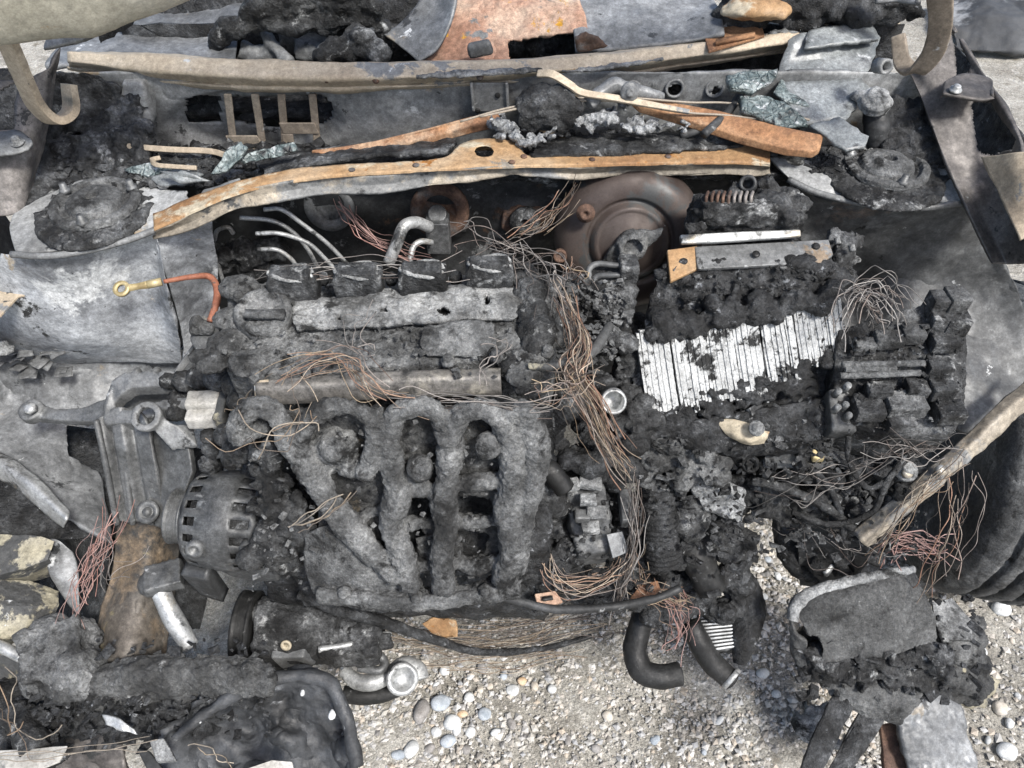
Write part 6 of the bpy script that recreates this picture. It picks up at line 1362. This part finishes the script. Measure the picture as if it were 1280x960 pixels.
# ================================================================ wiring
def wires(name, lab, path, n, spread, m, r=.00052, splay=1.6, wob=.006, cut=.25, group=None, cat='wiring'):
    mb = MB(); pts = PP(path); L = sum((pts[i+1]-pts[i]).length for i in range(len(pts)-1))
    K = max(len(pts)*2, 12)
    C = catmull(pts, K)
    for s in range(n):
        off = nrg.normal(0, 1, 3)*spread*.5
        ph = nrg.uniform(0, 6.28, 3); fr = nrg.uniform(3, 9, 3)
        a = int(nrg.integers(0, 1+int(K*cut))); b = K-int(nrg.integers(0, 1+int(K*cut)))
        if b-a < 4: a, b = 0, K
        q = []
        for i in range(a, b):
            t = i/(K-1); e = 1+(splay-1)*abs(2*t-1)**2
            w = np.sin(ph+fr*t*1.3)*wob*.8
            q.append(Vector(C[i]+off*e+w+nrg.normal(0, 1, 3)*wob*.22))
        mb.tube(q, r*nrg.choice([.6, .8, .9, 1., 1.2, 1.5]), 5, max(18, int(L/.006)), cap=False)
    return mb.build(name, m, label=lab, cat=cat, group=group)
W = wires
W('wire_bundle', 'copper wires draped over the left half of the fuel rail', [(345, 478, .885), (372, 458, .895), (410, 447, .90), (442, 452, .895), (455, 478, .885), (480, 500, .872), (520, 504, .866)], 16, .016, 'copper')
W('wire_bundle', 'grey wires running along the front of the fuel rail', [(480, 502, .868), (540, 500, .862), (600, 504, .86), (650, 512, .858), (684, 508, .862), (688, 488, .868)], 12, .010, 'wire_grey')
W('wire_bundle', 'thick copper wire bundle falling down right of the engine', [(700, 360, .885), (716, 400, .885), (728, 440, .882), (714, 466, .878), (736, 505, .845), (758, 550, .80), (784, 592, .75)], 44, .013, 'copper', splay=1.5, wob=.006)
W('wire_bundle', 'tan wires spreading from the lower end of the copper bundle', [(722, 480, .86), (742, 520, .83), (760, 560, .79), (788, 596, .74)], 14, .016, 'wire_tan', splay=1.4)
W('wire_bundle', 'grey tangled wires at the right rear corner of the valve cover', [(612, 322, .90), (640, 316, .90), (668, 326, .90), (690, 350, .89), (712, 392, .885)], 22, .020, 'wire_grey', wob=.014)
W('wire_loop', 'thin grey wire loops sticking up behind the valve cover', [(562, 312, .90), (566, 290, .915), (590, 286, .915), (618, 300, .91), (640, 320, .90), (600, 326, .895)], 6, .010, 'wire_grey', wob=.014)
W('wire_bundle', 'long grey wires lying along the rear edge of the valve cover', [(330, 350, .895), (400, 340, .90), (470, 334, .90), (540, 336, .90), (600, 330, .90)], 8, .012, 'wire_grey', wob=.008)
W('wire_bundle', 'pink copper wires coming from the firewall grommet', [D(428, 252, .94), D(445, 280, .92), D(470, 302, .90), D(505, 318, .88), D(545, 330, .86)], 14, .012, 'copper_pink')
W('wire_bundle', 'brown wires hanging from the cowl left of the booster', [D(722, 222, .90), D(704, 256, .90), D(676, 284, .89), D(640, 306, .87)], 16, .012, 'copper')
W('wire_bundle', 'copper wires tied across the bundle under the beige tube', [(658, 478, .872), (690, 488, .872), (722, 480, .872), (740, 462, .872)], 12, .014, 'copper', wob=.01)
W('wire_loop', 'copper wire loop below the solenoid box', [(684, 680, .58), (690, 718, .56), (712, 734, .55), (748, 728, .55), (780, 712, .56), (786, 690, .57)], 18, .012, 'copper')
W('wire_bundle', 'grey brown vertical wires right of the solenoid box', [(788, 590, .70), (796, 640, .64), (792, 690, .59), (778, 735, .53), (768, 765, .48)], 22, .010, 'wire_grey', splay=1.8)
W('wire_bundle', 'copper strands splaying around the orange clip', [(790, 700, .55), (800, 740, .50), (840, 750, .46), (866, 765, .42)], 16, .018, 'copper', wob=.012)
W('wire_bundle', 'red copper wire tuft left of the straight hose', [(838, 742, .46), (852, 760, .43), (850, 790, .39), (842, 810, .37)], 16, .016, 'copper_pink')
MB().tube([(600, 738, .575), (650, 752, .56), (700, 762, .55), (770, 758, .53), (820, 748, .52), (850, 735, .52)], .0055, 10, 60).build('battery_cable', 'steel_dark', label='thick grey cable below the manifold running to the orange clip', cat='cable', disp=[('CLOUDS', .02, .003)])
MB().tube([(372, 742, .50), (420, 762, .46), (470, 775, .40), (530, 795, .33), (600, 815, .27), (680, 810, .25), (740, 795, .26)], [.007, .008, .009, .008, .006, .005, .004], 10, 80).build('battery_cable', 'char_black', label='long black cable sagging under the engine to the gravel', cat='cable', disp=[('CLOUDS', .02, .005)])
W('wire_mat', 'flat mat of tan wires lying above the gravel', [(480, 800, .24), (540, 810, .23), (610, 812, .22), (680, 800, .23), (752, 782, .25)], 60, .045, 'wire_tan', wob=.010, cut=.4)
W('wire_mat', 'grey wires mixed under the flat tan wire mat', [(550, 780, .22), (620, 790, .21), (690, 785, .22), (790, 762, .30)], 40, .04, 'wire_grey', wob=.010, cut=.4)
W('wire_tuft', 'copper pink wires hanging beside the left front rail', [(142, 636, .60), (132, 672, .57), (112, 706, .54), (100, 738, .51), (102, 775, .48)], 20, .016, 'copper_pink', splay=1.7, wob=.010)
W('wire_tuft', 'thin dark wires curling off the left front rail', [(140, 650, .58), (142, 690, .56), (134, 730, .53), (150, 715, .54), (182, 700, .55)], 4, .012, 'wire_grey', wob=.012)
W('wire_bundle', 'arched thin wires on top of the fuse box', [(1062, 405, .86), (1064, 372, .885), (1088, 358, .89), (1112, 370, .885), (1124, 398, .86)], 20, .018, 'wire_grey', wob=.008)
W('wire_bundle', 'grey wires drooping into the top of the fuse box', [(1060, 362, .88), (1078, 370, .88), (1092, 390, .86), (1098, 408, .845)], 16, .012, 'wire_grey', wob=.008)
W('wire_tuft', 'pale pink wire tuft in front of the tyre', [(1106, 700, .52), (1112, 680, .545), (1135, 676, .55), (1165, 686, .54), (1180, 690, .53)], 24, .014, 'copper_pink', wob=.008)
W('wire_tuft', 'brown wires hanging down the tyre tread', [(1196, 570, .66), (1204, 610, .63), (1196, 650, .60), (1180, 700, .54), (1166, 742, .48)], 13, .018, 'copper', wob=.010)
W('wire_bundle', 'tan wires following the underside of the headlamp rail', [(1200, 560, .69), (1160, 610, .65), (1120, 650, .61), (1086, 690, .56)], 14, .012, 'wire_tan', wob=.008)
W('wire_bundle', 'loose grey wires below the fuse box', [(1120, 548, .74), (1090, 575, .69), (1040, 592, .67), (990, 610, .65), (940, 620, .62)], 10, .02, 'wire_grey', wob=.016)
W('wire_bundle', 'dark wires crossing above the headlamp rail', [(1080, 540, .74), (1120, 556, .72), (1160, 556, .71), (1200, 552, .70)], 14, .016, 'wire_grey', wob=.012)
W('wire_bundle', 'thin tan wires leaving the white connector', [(284, 520, .76), (305, 508, .80), (322, 490, .85), (345, 470, .875)], 6, .012, 'wire_tan', wob=.008)
W('wire_loop', 'thin pale wire loops over the first manifold runner', [(300, 540, .84), (340, 545, .85), (372, 530, .86), (385, 505, .87), (380, 470, .885)], 6, .012, 'wire_tan', wob=.014)
W('wire_strands', 'four pale strands lying over the lower left manifold', [(352, 668, .72), (385, 650, .735), (420, 628, .75), (436, 606, .77)], 5, .012, 'wire_tan', wob=.004)
W('wire_strands', 'long pale wires stretched across the bottom left rubble', [(-10, 945, .46), (60, 942, .46), (120, 936, .465), (190, 928, .47)], 3, .008, 'wire_tan', wob=.004, cut=0)
W('wire_strands', 'fine pale wires curving in the bottom left corner', [(0, 870, .45), (10, 900, .45), (40, 930, .45), (70, 935, .45)], 4, .02, 'wire_tan', wob=.012)
W('wire_strands', 'pale wire lying on the melted undertray', [(245, 930, .46), (270, 942, .455), (295, 955, .45)], 2, .006, 'wire_tan', wob=.004, cut=0)
W('wire_strands', 'fine stray wires crossing the charred lamp mount', [(960, 620, .56), (1020, 660, .54), (1060, 690, .52), (1100, 700, .52)], 8, .03, 'wire_grey', wob=.02)
W('wire_strands', 'fine wires curling over the valve cover front', [(450, 470, .89), (440, 440, .895), (446, 405, .90), (452, 380, .90)], 3, .012, 'wire_grey', wob=.014)
W('wire_loop', 'single pale wire loop on the right of the valve cover', [(602, 486, .88), (600, 465, .89), (618, 448, .895), (632, 440, .895), (622, 428, .90), (604, 432, .90)], 3, .006, 'wire_grey', wob=.006, cut=.1)
W('wire_strands', 'copper wires drooping near the brake booster foot', [(696, 330, .87), (720, 340, .86), (728, 352, .855)], 6, .012, 'copper', wob=.01)
for pts, lab in (([(738, 350, .845), (736, 338, .855), (746, 330, .86), (770, 332, .86), (790, 334, .86)], 'upper small pipe in front of the brake booster'),
                 ([(742, 358, .84), (746, 346, .85), (768, 344, .855), (788, 344, .855)], 'lower small pipe in front of the brake booster')):
    MB().tube(pts, .004, 10, 30).build('brake_pipe', 'cast_alu', label=lab, cat='pipe', group='small brake pipes')
m = MB().box(P(785, 338, .855), (.024, .03, .03)).box(P(760, 352, .83), (.05, .03, .04)).ell(P(782, 368, .83), (.016, .014, .014))
m.build('master_cylinder', 'char', label='charred master cylinder stub in front of the booster', cat='cylinder', remesh=.0025, disp=CRs)
# scattered soot crumbs over the engine
crumbs('soot_crumbs', 'fine soot crumbs lying over the valve cover and manifold', [(290, 690, 350, 460, .866, .862), (700, 780, 350, 440, .85, .82), (310, 660, 520, 740, .845, .61)], 900, .0015, .005, 'ash_crust')
crumbs('soot_crumbs', 'fine soot crumbs over the battery and fuse box', [(820, 1050, 330, 400, .875, .825), (1050, 1205, 400, 540, .84, .75), (800, 1040, 500, 560, .745, .70), (1000, 1160, 560, 680, .63, .55)], 700, .0015, .005, 'char')
crumbs('ash_flakes', 'sharp ash flakes strewn over the engine top', [(280, 700, 345, 475, .872, .868), (690, 790, 345, 470, .86, .80)], 260, .002, .008, 'ash_crust')
crumbs('ash_flakes', 'sharp black flakes strewn over battery and fuse box', [(800, 1050, 500, 600, .75, .66), (940, 1150, 560, 700, .66, .54)], 360, .003, .010, 'char')
crumbs('ash_flakes', 'sharp black flakes strewn over the lower debris', [(20, 340, 800, 920, .49, .41), (640, 930, 560, 760, .68, .44), (1000, 1230, 740, 880, .47, .32), (30, 200, 860, 940, .45, .4)], 560, .003, .012, 'char_black')
crumbs('soot_crumbs', 'fine soot crumbs over the lower left debris', [(40, 340, 810, 900, .475, .43), (640, 800, 600, 740, .64, .54), (810, 930, 560, 690, .68, .55)], 600, .002, .006, 'char')
